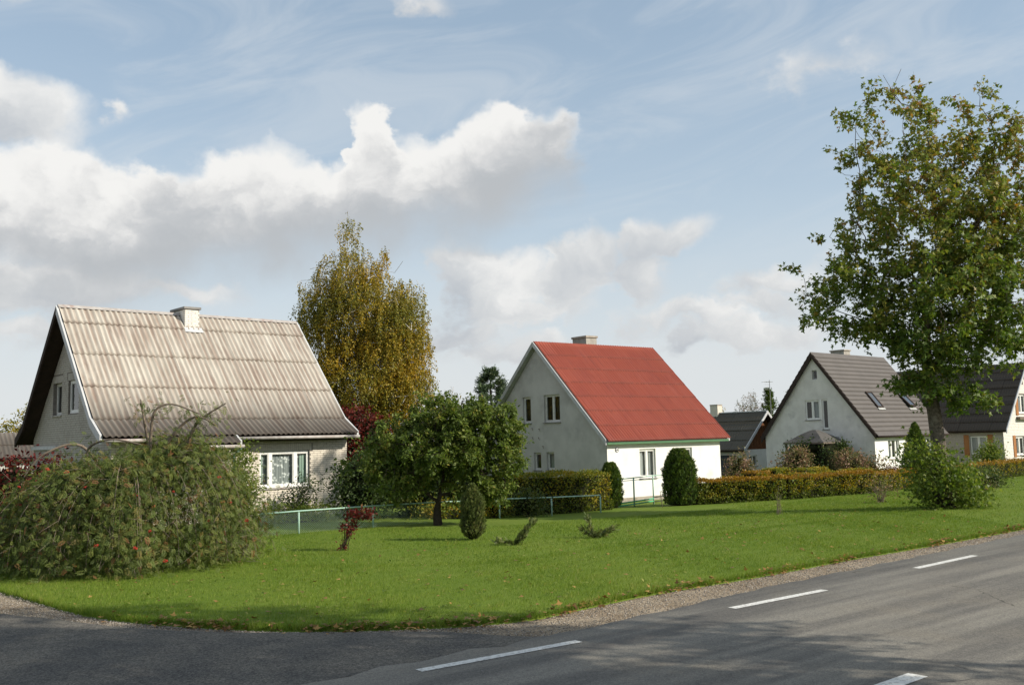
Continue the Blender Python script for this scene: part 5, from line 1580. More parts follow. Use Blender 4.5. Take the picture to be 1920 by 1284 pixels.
# ---- the silver birch behind the brick house
BX, BY = -7.3, 47.0
SB = 1 / 38.3
def be(px, py, rx, ry, dep, yo=0.0, w=1.0):
    return ((px - 680) * SB, yo, (921 - py) * SB, rx * SB, dep, ry * SB * 1.04, w)
def birch():
    h = thing('birch_tree', (BX, BY, zl(BX, BY)), 0, 'large weeping birch turning golden behind the brick house', 'tree')
    ells = [be(652, 418, 24, 48, .7), be(655, 500, 68, 60, 1.7), be(600, 545, 50, 55, 1.4, -.3), be(680, 560, 95, 80, 2.3), be(770, 560, 38, 56, 1.2, .2), be(610, 640, 62, 90, 1.9, .2), be(740, 650, 78, 95, 2.1), be(680, 690, 110, 90, 2.6), be(760, 735, 70, 70, 2.0), be(660, 780, 90, 70, 2.2), be(720, 470, 22, 26, .6), be(575, 560, 22, 40, .7), be(735, 600, 70, 75, 1.8)]
    A = in_ellipsoids(640, ells)
    tr = [(0.1, 0, -0.2), (0.05, 0, 1.5), (-0.05, 0, 3), (-.1, 0, 4.5), (-.25, 0, 6), (-.4, 0, 7.5), (-.55, 0, 9), (-.65, 0, 10.5), (-.72, 0, 12)]
    N, par = colonize(A, tr, 0.42, 2.6, 0.5, bias=(0, 0, 0.25))
    rad = radii(N, par, 0.010, 2.2)
    S0 = in_ellipsoids(5200, ells)
    ln = rng.uniform(0.35, 1.25, len(S0)); sway = rng.normal(0, 0.16, (len(S0), 2)) + np.array((-0.06, 0))
    end = S0 + np.column_stack([sway * ln[:, None], -ln])
    skeleton_mesh('trunk', N, par, rad, 'bark_birch', h, 6)
    V, F = tubes(S0, end, np.full(len(S0), .004), np.full(len(S0), .002), 3)
    obj('hanging_twigs', mesh_np('hanging_twigs', V, F), MATS['bark_dark'], h)
    m = 30; q = np.repeat(np.arange(len(S0)), m); f = rng.uniform(0, 1.05, len(q))
    P = S0[q] + (end - S0)[q] * f[:, None] + rng.normal(0, 0.055, (len(q), 3))
    t = 0.64 + 0.30 * lump(P, 0.55, 1)[...] + rng.normal(0, 0.17, len(q)) + 0.12 * sstep(8, 2, P[:, 2])
    leaf_obj('crown', P, unit(randdir(len(q)) + np.array((0, 0, -0.9))), 0.098 * rng.uniform(0.7, 1.3, len(q)), T_DIAMOND, t, 'leaf_birch', h, flat=0.2)
birch()
def slim_birch(x, y, hgt, w, label, mat, n, bark='bark_birch'):
    h = thing('young_birch', (x, y, zl(x, y)), 0, label, 'tree')
    ells = [(0, 0, hgt * 0.62, w, w, hgt * 0.36), (0.1 * w, 0, hgt * 0.82, w * .6, w * .6, hgt * 0.2), (-.2 * w, 0, hgt * .42, w * 1.1, w, hgt * .22)]
    A = in_ellipsoids(110, ells)
    N, par = colonize(A, [(0, 0, -0.2), (0, 0, hgt * .25), (0.05, 0, hgt * .5)], hgt * 0.06, hgt * .4, hgt * 0.07, bias=(0, 0, 0.3))
    S0 = in_ellipsoids(n // 14, ells); ln = rng.uniform(0.2, 0.8, len(S0)); end = S0 + np.column_stack([rng.normal(0, .12, (len(S0), 2)), -ln])
    skeleton_mesh('trunk', N, par, radii(N, par, 0.010, 2.2), bark, h, 5)
    V, F = tubes(S0, end, np.full(len(S0), .005), np.full(len(S0), .003), 3)
    obj('hanging_twigs', mesh_np('hanging_twigs', V, F), MATS['bark_dark'], h)
    q = np.repeat(np.arange(len(S0)), 14); P = S0[q] + (end - S0)[q] * rng.uniform(0, 1, len(q))[:, None] + rng.normal(0, .09, (len(q), 3))
    leaf_obj('crown', P, unit(randdir(len(q)) + np.array((0, 0, -0.7))), 0.10 * rng.uniform(0.7, 1.3, len(q)), T_DIAMOND, 0.4 + 0.3 * lump(P, 1) + rng.normal(0, .18, len(q)), mat, h, flat=0.2)
slim_birch(-3.15, 50.0, 5.9, 0.7, 'thin young birch at the right edge of the large birch', 'leaf_birch', 1900)
slim_birch(26.6, 92.0, 7.6, 1.3, 'sparse pale birch top beside the grey-roofed house', 'leaf_pink', 1500)
slim_birch(22.0, 90.0, 7.0, 1.6, 'brownish bare-looking tree above the outbuilding roof', 'leaf_pink', 6500)
# pine far behind the red-roofed house and other distant trees
def conifer(name, x, y, hgt, w, label, mat, whorls, n):
    h = thing(name, (x, y, zl(x, y)), 0, label, 'tree')
    N = [(0, 0, -0.2)]; par = [-1]; ends = []
    lev = np.linspace(hgt * 0.25, hgt * 0.97, whorls)
    for z in lev:
        N.append((rng.normal(0, .02), rng.normal(0, .02), z)); par.append(0 if len(N) == 2 else stem)
        stem = len(N) - 1
        L = w * (1.02 - (z / hgt) ** 1.6) + 0.12
        for k in range(7):
            a = rng.uniform(0, 6.28); l = L * rng.uniform(0.65, 1.1)
            mid = (math.cos(a) * l * .5, math.sin(a) * l * .5, z + l * .10); e = (math.cos(a) * l, math.sin(a) * l, z + l * rng.uniform(.1, .4))
            N.append(mid); par.append(stem); N.append(e); par.append(len(N) - 2); ends.append((mid, e))
    N.append((0, 0, hgt)); par.append(stem)
    N = np.array(N); par = np.array(par)
    skeleton_mesh('trunk', N, par, radii(N, par, 0.014, 2.0), 'bark_dark', h, 5)
    E0 = np.array([a for a, b in ends]); E1 = np.array([b for a, b in ends])
    q = rng.integers(0, len(E0), n); f = rng.uniform(0.0, 1.08, n)
    P = E0[q] + (E1 - E0)[q] * f[:, None] + rng.normal(0, 0.09, (n, 3)) * (0.6 + f[:, None])
    leaf_obj('crown', P, unit(unit(E1 - E0)[q] * .6 + randdir(n) * .8 + np.array((0, 0, .35))), 0.26 * rng.uniform(.6, 1.2, n), T_SPRAY, 0.45 + .25 * lump(P, 1.2) + rng.normal(0, .2, n), mat, h, flat=0.2)
conifer('pine_tree', -1.75, 75.0, 8.6, 3.3, 'bluish green pine top left of the red-roofed house', 'leaf_pine', 20, 12000)
conifer('spruce_tree', 23.9, 90.0, 7.1, 1.2, 'small dark spruce beside the antenna mast', 'leaf_thuja', 14, 4200)
conifer('spruce_tree', -32.4, 66.0, 6.1, 1.3, 'dark spruce tip behind the yellow-green trees on the left', 'leaf_thuja', 12, 1500)
def blob_tree(x, y, hgt, w, label, mat, n, name='broadleaf_tree'):
    h = thing(name, (x, y, zl(x, y)), 0, label, 'tree')
    ells = [(0, 0, hgt * .62, w, w, hgt * .34), (w * .5, .2, hgt * .5, w * .7, w * .7, hgt * .25), (-w * .5, -.2, hgt * .55, w * .7, w * .7, hgt * .28), (w * .1, 0, hgt * .85, w * .5, w * .5, hgt * .15)]
    A = in_ellipsoids(150, ells)
    N, par = colonize(A, [(0, 0, -0.2), (0, 0, hgt * .2), (0.05, 0, hgt * .35)], hgt * .07, hgt * .5, hgt * .08)
    skeleton_mesh('trunk', N, par, radii(N, par, 0.012, 2.2), 'bark_dark', h, 5)
    q = rng.integers(0, len(A), n); P = A[q] + rng.normal(0, w * .13, (n, 3))
    leaf_obj('crown', P, randdir(n), 0.17 * rng.uniform(.6, 1.3, n), T_DIAMOND, .5 + .3 * lump(P, .9) + rng.normal(0, .2, n), mat, h)
blob_tree(-30.2, 60.0, 5.3, 1.5, 'yellow-green round tree at the left edge behind the brick house', 'leaf_yellow', 4200)
blob_tree(-28.3, 62.0, 4.3, 1.2, 'low olive tree tucked against the brick house gable', 'leaf_bright', 2600)
blob_tree(19.5, 92.0, 5.6, 1.3, 'small yellow-green treetop above the red roof corner', 'leaf_yellow', 1800)

# ---- the apple tree
def apple():
    S_ = 1 / 63.0
    ae = lambda px, py, rx, ry, dep, yo=0., w=1.: ((px - 822) * S_, yo, (985 - py) * S_, rx * S_, dep, ry * S_, w)
    ells = [ae(845, 790, 80, 50, 1.3), ae(770, 835, 75, 55, 1.2), ae(925, 800, 58, 50, 1.0), ae(900, 850, 80, 62, 1.3), ae(830, 850, 90, 50, 1.3, -.4), ae(725, 880, 50, 36, .8, .2), ae(955, 840, 40, 50, .7), ae(905, 915, 50, 45, .8, -.2), ae(820, 770, 60, 30, .8), ae(925, 785, 45, 32, .8), ae(875, 800, 70, 45, 1.0), ae(960, 880, 28, 30, .5), ae(750, 900, 60, 35, .9, -.3), ae(870, 925, 50, 32, .8, -.3), ae(935, 905, 42, 40, .7, .1), ae(700, 860, 55, 40, .8), ae(735, 815, 40, 30, .7), ae(800, 890, 70, 30, .9, .5)]
    tree('apple_tree', (-2.29, 28.57, zl(-2.29, 28.57)), 'spreading dark green apple tree inside the low fence', 'tree', None, ells, 720, [(0, 0, -.2), (-.03, 0, .25), (-.02, 0, .5)], 0.20, 1.4, 0.26, 0.0075, T_DIAMOND, 0.112, 42000, 'leaf_apple', 'bark_dark',
         lambda P: 0.45 + .22 * lump(P, 1.3) + rng.normal(0, .2, len(P)), spread=0.26, droop=.2, expo=2.1, trunk_r=[.16, .14, .12])
apple()

# ---- the weeping rowan bush in front of the brick house
def rowan():
    bx, by = -8.2, 20.5
    h = thing('rowan_bush', (bx, by, zl(bx, by)), 0, 'huge weeping rowan bush with red berries at the left of the lawn', 'bush')
    # arching branches: rise from the foot, bend over and hang to the ground
    br = []
    for k in range(150):
        a = rng.uniform(0, 6.28)
        rx, ry = 2.85, 2.35
        reach = rng.uniform(0.45, 1.02) ** 0.7
        ex, ey = math.cos(a) * rx * reach, math.sin(a) * ry * reach
        top = (2.42 - 0.45 * reach + rng.normal(0, .14)) * (0.95 + 0.08 * math.sin(a * 2 + 1) + 0.05 * math.cos(a) - 0.26 * max(0.0, -math.cos(a)) ** 2 * reach)
        hgt0 = rng.uniform(1.2, 1.9)
        pts = [(0.1 * math.cos(a), 0.1 * math.sin(a), -.05), (ex * .12, ey * .12, hgt0 * .7), (ex * .38, ey * .38, top * .98), (ex * .68, ey * .68, top), (ex * .90, ey * .90, top * .72), (ex * 1.0, ey * 1.0, top * .38), (ex * 1.03, ey * 1.03, max(.12, top * .08))]
        br.append(smooth_line(pts, 5))
    A = np.concatenate([b[:-1] for b in br]); B = np.concatenate([b[1:] for b in br])
    k = np.concatenate([np.linspace(1, 0.12, len(b) - 1) for b in br])
    V, F = tubes(A, B, 0.013 * k + 0.002, 0.013 * k + 0.0015, 5)
    # a few thick bare limbs showing at the top
    limbs = []
    for pts in ([(-.1, 0, 0), (-.5, -.1, 1.4), (-.75, -.3, 2.35), (-.2, -.5, 2.62), (.5, -.6, 2.5)], [(.0, 0, 0), (.5, -.2, 1.6), (.62, -.4, 2.7), (.75, -.5, 3.2), (1.1, -.5, 3.32), (1.7, -.6, 3.1)], [(.2, 0, 1.5), (.95, -.2, 2.6), (1.5, -.3, 3.05), (2.0, -.4, 2.85)], [(-.3, 0, 1.6), (-.9, -.2, 2.5), (-1.6, -.4, 2.35), (-2.0, -.4, 1.9)], [(.5, 0, 2.2), (.42, -.2, 2.9), (.36, -.3, 3.45)], [(1.2, 0, 2.2), (1.5, -.2, 2.9), (2.15, -.3, 3.32)]):
        limbs.append(smooth_line(pts, 6))
    A2 = np.concatenate([b[:-1] for b in limbs]); B2 = np.concatenate([b[1:] for b in limbs]); k2 = np.concatenate([np.linspace(1, .25, len(b) - 1) for b in limbs])
    V2, F2 = tubes(A2, B2, .040 * k2 + .004, .040 * k2 + .003, 6)
    obj('branches', mesh_np('branches', np.concatenate([V, V2]), np.concatenate([F, F2 + len(V)]), True), MATS['bark_rowan'], h)
    # inner dark mass so that the far side does not show through
    # leaves along the outer two thirds of every branch and on side twigs
    P0 = []
    for b in br:
        m = 225
        f = rng.uniform(0.26, 1.0, m) * (len(b) - 1); i = np.minimum(f.astype(int), len(b) - 2)
        P0.append(b[i] + (b[i + 1] - b[i]) * (f - i)[:, None])
    P0 = np.concatenate(P0)
    P0 += rng.normal(0, 0.24, P0.shape) * np.array((1, 1, .8)); P0 += unit(P0 * np.array((1, 1, .5))) * .06
    P0[:, 2] = np.clip(P0[:, 2], 0.03, None)
    P0 = P0[lump(P0, 2.4, 2) + rng.normal(0, .22, len(P0)) > -.62]
    for b in limbs[1:3] + limbs[4:]:
        m = 45; f = rng.uniform(.5, 1.0, m) * (len(b) - 1); i = np.minimum(f.astype(int), len(b) - 2)
        P0 = np.concatenate([P0, b[i] + (b[i + 1] - b[i]) * (f - i)[:, None] + rng.normal(0, .13, (m, 3))])
    tj = rng.choice(len(P0), 1300); td = unit(randdir(len(tj)) + np.array((0, 0, -.8)) + unit(P0[tj]) * .5)
    V3, F3 = tubes(P0[tj], P0[tj] + td * rng.uniform(.15, .5, (len(tj), 1)), np.full(len(tj), .005), np.full(len(tj), .0025), 3)
    obj('twigs', mesh_np('twigs', V3, F3), MATS['bark_rowan'], h)
    n = len(P0)
    out = unit(P0 * np.array((1, 1, 0.6)) - np.array((0, 0, .4)))
    ax = unit(out * .5 + randdir(n) * .9 + np.array((0, 0, -.6)))
    leaf_obj('foliage', P0, ax, 0.128 * rng.uniform(.65, 1.3, n), T_PIN, .47 + .20 * lump(P0, 1.5) + rng.normal(0, .24, n), 'leaf_rowan', h, up=unit(out + np.array((0, 0, .6))), flat=.6)
    # berry clusters, each its own part
    ico = bmesh.new(); bmesh.ops.create_icosphere(ico, subdivisions=1, radius=0.011)
    iv = np.array([v.co[:] for v in ico.verts]); it = np.array([[v.index for v in f.verts] for f in ico.faces]); ico.free()
    c = rng.normal(0, 1, (24, 3)); c = unit(c) * rng.uniform(.3, 1, (24, 1)) ** .5 * np.array((.055, .055, .030))
    Vb = (c[:, None] + iv[None]).reshape(-1, 3); Fb = (it[None] + (np.arange(24) * len(iv))[:, None, None]).reshape(-1, 3)
    me = mesh_np('berry_cluster', Vb, Fb, True); me.materials.append(MATS['berry_red'])
    spots = []
    while len(spots) < 30:
        j = rng.integers(0, n); p = P0[j]
        if p[1] < -0.3 and (p[0] / 3.05) ** 2 + (p[1] / 2.45) ** 2 > 0.45: spots.append(p + out[j] * .10)
    for p in spots:
        ob = bpy.data.objects.new('berry_cluster', me); link(ob, h); ob.location = p; ob.rotation_euler = (rng.uniform(-.5, .5), rng.uniform(-.5, .5), rng.uniform(0, 6)); s_ = rng.uniform(.55, 1.0); ob.scale = (s_, s_, s_)
rowan()

# ---- shrubs in the gardens
dark = lambda P: .4 + .25 * lump(P, 1.4) + rng.normal(0, .2, len(P))
def at_(x, y): return (x, y, zl(x, y))
shrub('dark_shrub', at_(-5.1, 32.2), 'dense dark shrub against the right corner of the brick house', 'shrub', [(0, 0, .9, 1.2, 1.0, .9), (.1, 0, 1.5, .9, .8, .6), (.7, .1, 1.3, .8, .8, .8)], 9000, T_DIAMOND, .11, 'leaf_dark', dark, core=.62)
shrub('dark_shrub', at_(-3.6, 33.2), 'reddish dark shrub half hidden behind the apple tree', 'shrub', [(0, 0, .8, 1.1, .9, .8), (.4, 0, 1.3, .8, .7, .6)], 5200, T_DIAMOND, .11, 'leaf_dark', lambda P: .5 + .3 * lump(P, 1.4, 2) + rng.normal(0, .2, len(P)), core=.6)
shrub('dark_shrub', at_(-1.6, 34.2), 'shaded dark shrub behind the apple tree trunk', 'shrub', [(0, 0, .75, 1.3, .9, .75), (1.0, .1, .6, .9, .8, .6)], 4600, T_DIAMOND, .11, 'leaf_dark', dark, core=.62)
shrub('crimson_creeper', at_(-6.75, 42.2), 'crimson creeper mass showing beside the brick house roof end', 'creeper', [(0, 0, 1.6, 1.0, .9, 1.6), (-.3, 0, 3.5, .95, .8, .75), (.3, 0, 3.1, .8, .8, .8)], 7000, T_DIAMOND, .15, 'leaf_crimson', dark, core=.75)
shrub('crimson_hedge', at_(-14.3, 27.6), 'dark red creeper hedge at the left edge behind the rowan', 'hedge', [(0, 0, 1.1, 1.1, .6, 1.25), (.9, .3, 1.3, .8, .6, 1.05), (-1.0, -.3, 1.2, 1.0, .6, 1.2)], 7500, T_DIAMOND, .12, 'leaf_crimson', lambda P: .3 + .25 * lump(P, 1.4) + rng.normal(0, .2, len(P)), core=.75)
shrub('under_window_shrub', at_(-7.35, 33.2), 'small dark rose shrub below the lace-curtained window', 'shrub', [(0, 0, .5, .5, .4, .5), (.2, 0, .95, .3, .25, .3)], 1500, T_DIAMOND, .085, 'leaf_dark', dark)
shrub('wall_ivy', at_(-9.1, 31.95), 'green climbing vine on the corner of the brick house porch', 'vine', [(0, 0, .7, .36, .3, .8), (.05, 0, 1.7, .34, .28, .85), (.25, -.05, 1.2, .32, .25, .5), (-.1, -.1, .3, .5, .4, .4)], 3800, T_DIAMOND, .10, 'leaf_bright', lambda P: .35 + .25 * lump(P, 1.8) + rng.normal(0, .22, len(P)))
shrub('garden_flowers', at_(-6.55, 31.0), 'low green plants behind the fence under the brick house', 'plant', [(0, 0, .18, .9, .35, .25), (-1.0, -.6, .2, .6, .4, .25)], 1500, T_NARROW, .14, 'leaf_bright', upright=.6)
shrub('garden_flowers', at_(-1.75, 31.6), 'orange-tinged low plants behind the apple tree trunk', 'plant', [(-.9, 0, .25, .5, .4, .3), (.4, .2, .22, .6, .4, .3)], 1300, T_NARROW, .13, 'leaf_hedge', upright=.6)
shrub('golden_shrub', at_(-.75, 32.2), 'small golden-green shrub right of the juniper', 'shrub', [(0, 0, .4, .55, .45, .45)], 1400, T_DIAMOND, .085, 'leaf_hedge', lambda P: .3 + .2 * lump(P, 2) + rng.normal(0, .18, len(P)), core=.6)
shrub('shaded_shrub', at_(.35, 32.4), 'low brownish shrub at the left end of the trimmed hedge', 'shrub', [(0, 0, .42, .6, .45, .45)], 1500, T_DIAMOND, .085, 'leaf_dark', lambda P: .7 + .25 * lump(P, 2) + rng.normal(0, .18, len(P)), core=.6)
shrub('brown_shrub', at_(12.5, 33.3), 'thin brown leafless-looking shrub left of the maple suckers', 'shrub', [(0, 0, .55, .55, .45, .5)], 380, T_DIAMOND, .075, 'leaf_pink', lambda P: .45 + rng.normal(0, .2, len(P)), stems=22, bark='bark_rowan', stem_r=.006)
shrub('sapling', at_(7.95, 29.5), 'small thin sapling alone on the lawn in front of the long hedge', 'plant', [(0, 0, .2, .14, .14, .2), (0, 0, .75, .2, .2, .3)], 130, T_DIAMOND, .07, 'leaf_bright', stems=5, stem_r=.005, bark='bark_rowan', clump=40)
# shrubs by the grey-roofed house
shrub('hydrangea_shrub', at_(16.4, 57.4), 'faded pink hydrangea shrub left of the pavilion', 'shrub', [(0, 0, .8, 1.05, .9, .8), (.3, 0, 1.3, .8, .7, .5)], 3600, T_DIAMOND, .13, 'leaf_pink', stems=20, core=.5)
shrub('hydrangea_shrub', at_(19.75, 56.6), 'faded pink hydrangea shrub right of the pavilion', 'shrub', [(0, 0, .8, 1.1, .9, .8), (1.0, .1, .7, .9, .7, .75), (-.3, 0, 1.25, .7, .6, .45)], 3800, T_DIAMOND, .13, 'leaf_pink', stems=20, core=.45)
shrub('hydrangea_shrub', at_(12.75, 56.0), 'pale pink flowering shrub beside the right corner of the red-roofed house', 'shrub', [(0, 0, .7, .55, .5, .7), (.3, 0, 1.2, .45, .4, .5), (.5, 0, .6, .6, .5, .55)], 2200, T_DIAMOND, .12, 'leaf_pink', stems=16, core=.45)
shrub('pavilion_vine', (PAV.x, PAV.y, -.5), 'dark vine covering the walls of the garden pavilion', 'vine', [(0, -.8, 1.85, 1.7, 1.0, .40), (.15, -1.75, 1.1, .75, .4, 1.05), (-1.45, -.9, 1.5, .55, .6, .65), (1.35, -.9, 1.5, .55, .6, .65), (0, 0, .9, 1.4, 1.4, .9)], 11000, T_DIAMOND, .14, 'leaf_dark', dark, core=.88)
def cone_thuja(name, x, y, hgt, rad, label, mat='leaf_thuja', n=6000, prof=None, size=.11, foot=.06):
    """Dense clipped conifer: solid dark core and upright sprays over its surface."""
    h = thing(name, (x, y, zl(x, y)), 0, label, 'conifer')
    prof = prof or (lambda t: np.sqrt(np.clip(1 - ((t - .38) / .64) ** 2, 0, 1)))
    tt = np.linspace(.02, .985, 16); an = np.linspace(0, 2 * np.pi, 15)[:-1]
    Rr = prof(tt)[:, None] * rad * .86 * (1 + .05 * np.sin(an * 3 + tt[:, None] * 9))
    V = np.stack([np.cos(an)[None] * Rr, np.sin(an)[None] * Rr, np.broadcast_to((tt * hgt)[:, None] * .97, Rr.shape)], -1).reshape(-1, 3)
    idx = np.arange(16 * 14).reshape(16, 14)
    F = np.stack([idx[:-1], np.roll(idx, -1, 1)[:-1], np.roll(idx, -1, 1)[1:], idx[1:]], -1).reshape(-1, 4)
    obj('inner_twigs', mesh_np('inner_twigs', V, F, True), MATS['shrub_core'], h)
    V, F = tubes(np.array([[0, 0, -.1]]), np.array([[0, 0, hgt * .5]]), np.array([rad * .16]), np.array([rad * .05]), 7)
    obj('trunk', mesh_np('trunk', V, F, True), MATS['bark_dark'], h)
    t = rng.uniform(0, 1, n) ** .85; a = rng.uniform(0, 2 * np.pi, n)
    q = np.column_stack([np.cos(a), np.sin(a), t * 3])
    rr = prof(t) * rad * (rng.uniform(.80, 1.0, n) + .15 * lump(q * 2, 1.3))
    P = np.column_stack([np.cos(a) * rr, np.sin(a) * rr, np.maximum(t * hgt, foot)])
    out = np.column_stack([np.cos(a), np.sin(a), np.full(n, .35)])
    leaf_obj('foliage', P, unit(out * .55 + randdir(n) * .5 + np.array((0, 0, .75))), size * rng.uniform(.6, 1.25, n), T_SPRAY, .45 + .22 * lump(P * 2, 1.2) + rng.normal(0, .2, n), mat, h, up=unit(out), flat=.6)
cone_thuja('rounded_thuja', 3.75, 38.2, 1.72, .44, 'rounded clipped thuja left of the garden gate', n=5200)
cone_thuja('rounded_thuja', 6.45, 38.0, 2.16, .66, 'larger rounded clipped thuja right of the garden gate', n=8000)
cone_thuja('conical_thuja', 22.5, 54.2, 3.1, 1.05, 'dark conical thuja in front of the grey-roofed house, left of the maple trunk', n=5000, prof=lambda t: np.clip(1.0 - t, 0, 1) ** .75 * np.clip(t * 9, 0, 1), size=.14)
cone_thuja('column_juniper', -1.06, 23.71, 1.30, .27, 'small upright juniper column on the lawn', 'leaf_juniper', n=3600, prof=lambda t: np.clip(np.minimum(t * 5 + .35, 1.0) * np.where(t > .7, 1 - (t - .7) / .34, 1), 0, 1), size=.085)
shrub('purple_shrub', at_(21.6, 55.6), 'small round purple shrub below the window of the grey-roofed house', 'shrub', [(0, 0, .4, .42, .4, .38)], 900, T_DIAMOND, .09, 'leaf_crimson', core=.6)
shrub('porch_shrub', at_(30.2, 61.6), 'green shrub under the shuttered window on the right', 'shrub', [(0, 0, .8, .8, .6, .8), (.2, 0, 1.4, .55, .5, .5)], 2600, T_DIAMOND, .13, 'leaf_bright', dark, core=.5)
shrub('corner_shrub', at_(33.4, 60.8), 'dark rounded shrub at the right edge before the brick gable', 'shrub', [(0, 0, .9, 1.1, .9, .9), (.3, 0, 1.5, .8, .7, .6)], 3600, T_DIAMOND, .14, 'leaf_dark', dark, core=.6)
shrub('low_shrub', at_(19.4, 40.4), 'low green spreading shrub right of the maple suckers', 'shrub', [(0, 0, .4, .62, .6, .42), (.45, .1, .3, .5, .5, .32)], 2200, T_DIAMOND, .10, 'leaf_dark', lambda P: .6 + .2 * lump(P, 2) + rng.normal(0, .2, len(P)), core=.6)
shrub('low_shrub', at_(18.4, 38.2), 'tiny withered brown plant near the maple suckers on the right', 'plant', [(0, 0, .2, .25, .2, .2)], 260, T_DIAMOND, .08, 'leaf_pink', lambda P: .3 + rng.normal(0, .15, len(P)), clump=40)
# ---- small crimson shrub and two juniper seedlings on the lawn
shrub('crimson_shrub', at_(-3.92, 22.1), 'small leaning crimson creeper shrub on the lawn before the fence', 'shrub', [(-.02, 0, .16, .09, .08, .16), (.10, 0, .45, .17, .13, .17), (.38, 0, .80, .34, .16, .13), (.20, 0, .70, .14, .12, .14)], 640, T_DIAMOND, .075, 'leaf_crimson', lambda P: .45 + .25 * lump(P, 2) + rng.normal(0, .2, len(P)), stems=6, stem_r=.006, spread=.05, clump=90)
def seedling(x, y, arms, label):
    h = thing('juniper_seedling', at_(x, y), 0, label, 'conifer')
    A = np.zeros((len(arms), 3)); B = np.array(arms, float)
    V, F = tubes(A, B, np.full(len(A), .014), np.full(len(A), .005), 5)
    obj('stems', mesh_np('stems', V, F, True), MATS['bark_dark'], h)
    P, ax = [], []
    for b in B:
        m = int(190 * np.linalg.norm(b)); f = rng.uniform(.05, 1.05, m); P.append(b[None] * f[:, None] + rng.normal(0, .035, (m, 3))); ax.append(unit(b[None] + randdir(m) * .35))
    P = np.concatenate(P); ax = np.concatenate(ax); P[:, 2] = np.abs(P[:, 2])
    leaf_obj('foliage', P, ax, .12 * rng.uniform(.6, 1.2, len(P)), T_SPRAY, .5 + rng.normal(0, .25, len(P)), 'leaf_juniper', h, flat=.3)
seedling(-.05, 22.15, [(.30, .0, .36), (.40, .05, .50), (-.38, 0, .12), (.2, -.1, .2)], 'leaning juniper seedling right of the small juniper column')
seedling(1.85, 23.4, [(.34, 0, .16), (-.28, .05, .22), (-.12, .1, .42), (.1, -.2, .15), (.5, .1, .2)], 'low spreading juniper seedling nearest the middle of the lawn')

# ---- trimmed hedges
def hedge(pts, width, hgt, label, n, greenside=.5, size=.075, group=None, top=True, tshift=0.0):
    base = Vector((pts[0][0], pts[0][1], zl(*pts[0])))
    h = thing('trimmed_hedge', base, 0, label, 'hedge', group)
    Pp = np.array([(p[0] - base.x, p[1] - base.y, zl(*p) - base.z) for p in pts])
    d = Pp[1:] - Pp[:-1]; L = np.linalg.norm(d[:, :2], axis=1)
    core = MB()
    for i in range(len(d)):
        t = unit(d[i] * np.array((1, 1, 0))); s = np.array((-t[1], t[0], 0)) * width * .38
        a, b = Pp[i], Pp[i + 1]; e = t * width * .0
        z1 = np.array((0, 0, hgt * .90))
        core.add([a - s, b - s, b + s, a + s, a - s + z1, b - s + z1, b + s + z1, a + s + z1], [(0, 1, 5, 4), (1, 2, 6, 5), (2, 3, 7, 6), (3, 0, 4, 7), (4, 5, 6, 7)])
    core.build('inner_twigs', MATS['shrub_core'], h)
    tot = L.sum(); seg = rng.choice(len(d), n, p=L / tot); f = rng.uniform(0, 1, n)
    c = Pp[seg] + d[seg] * f[:, None]
    t = unit(d * np.array((1, 1, 0)))[seg]; s = np.column_stack([-t[:, 1], t[:, 0], np.zeros(n)])
    per = 2 * hgt + width; u_ = rng.uniform(0, per, n)
    off = np.where(u_ < hgt, -width / 2, np.where(u_ < hgt + width, u_ - hgt - width / 2, width / 2))
    z = np.where(u_ < hgt, u_, np.where(u_ < hgt + width, hgt, per - u_))
    nrm = np.where((u_ < hgt)[:, None], -s, np.where((u_ < hgt + width)[:, None], np.array((0, 0, 1.0)), s))
    bulge = .12 * lump(c * 1.0 + np.column_stack([np.zeros(n), np.zeros(n), z]), 1.6)
    inset = rng.uniform(0, .10, n) - bulge
    P = c + s * off[:, None] + np.column_stack([np.zeros(n), np.zeros(n), z]) - nrm * inset[:, None] + rng.normal(0, .025, (n, 3))
    P[:, 2] = np.maximum(P[:, 2], c[:, 2] + .03)
    hh = z / hgt
    tint = .42 + tshift + .30 * lump(P, .75, 1) + rng.normal(0, .2, n) - greenside * sstep(.45, .0, hh)
    ax = unit(nrm * .7 + randdir(n) + np.array((0, 0, .3)))
    k = (hh < .93) | (not top)
    leaf_obj('foliage', P[k], ax[k], size * rng.uniform(.7, 1.3, k.sum()), T_DIAMOND, tint[k], 'leaf_hedge', h, up=unit(nrm[k] + np.array((0, 0, .3))), flat=.4)
    if top and (~k).any():
        leaf_obj('top_growth', P[~k], ax[~k], size * rng.uniform(.7, 1.3, (~k).sum()), T_DIAMOND, .45 + rng.normal(0, .25, (~k).sum()), 'leaf_hedge_top', h, up=unit(nrm[~k] + np.array((0, 0, .3))), flat=.4)
    return h
hedge([(-.2, 33.5), (1.6, 35.0), (3.3, 36.9)], .9, 1.40, 'trimmed yellowing hedge between the apple tree and the garden gate', 11000, .25, top=False, tshift=-.14)
hedge([(6.95, 38.2), (10.7, 38.9), (15.0, 41.0)], .85, .90, 'long trimmed orange and green hedge in front of the grey-roofed house', 18000, .55, tshift=-.08)
hedge([(15.15, 41.2), (16.4, 42.6), (18.2, 44.8)], .7, .80, 'lower orange hedge piece just left of the maple trunk', 5200, .3)
hedge([(21.6, 47.0), (25.0, 50.4), (30.5, 56.6)], .8, .85, 'orange trimmed hedge at the right edge beyond the maple', 8000, .5, tshift=-.08)
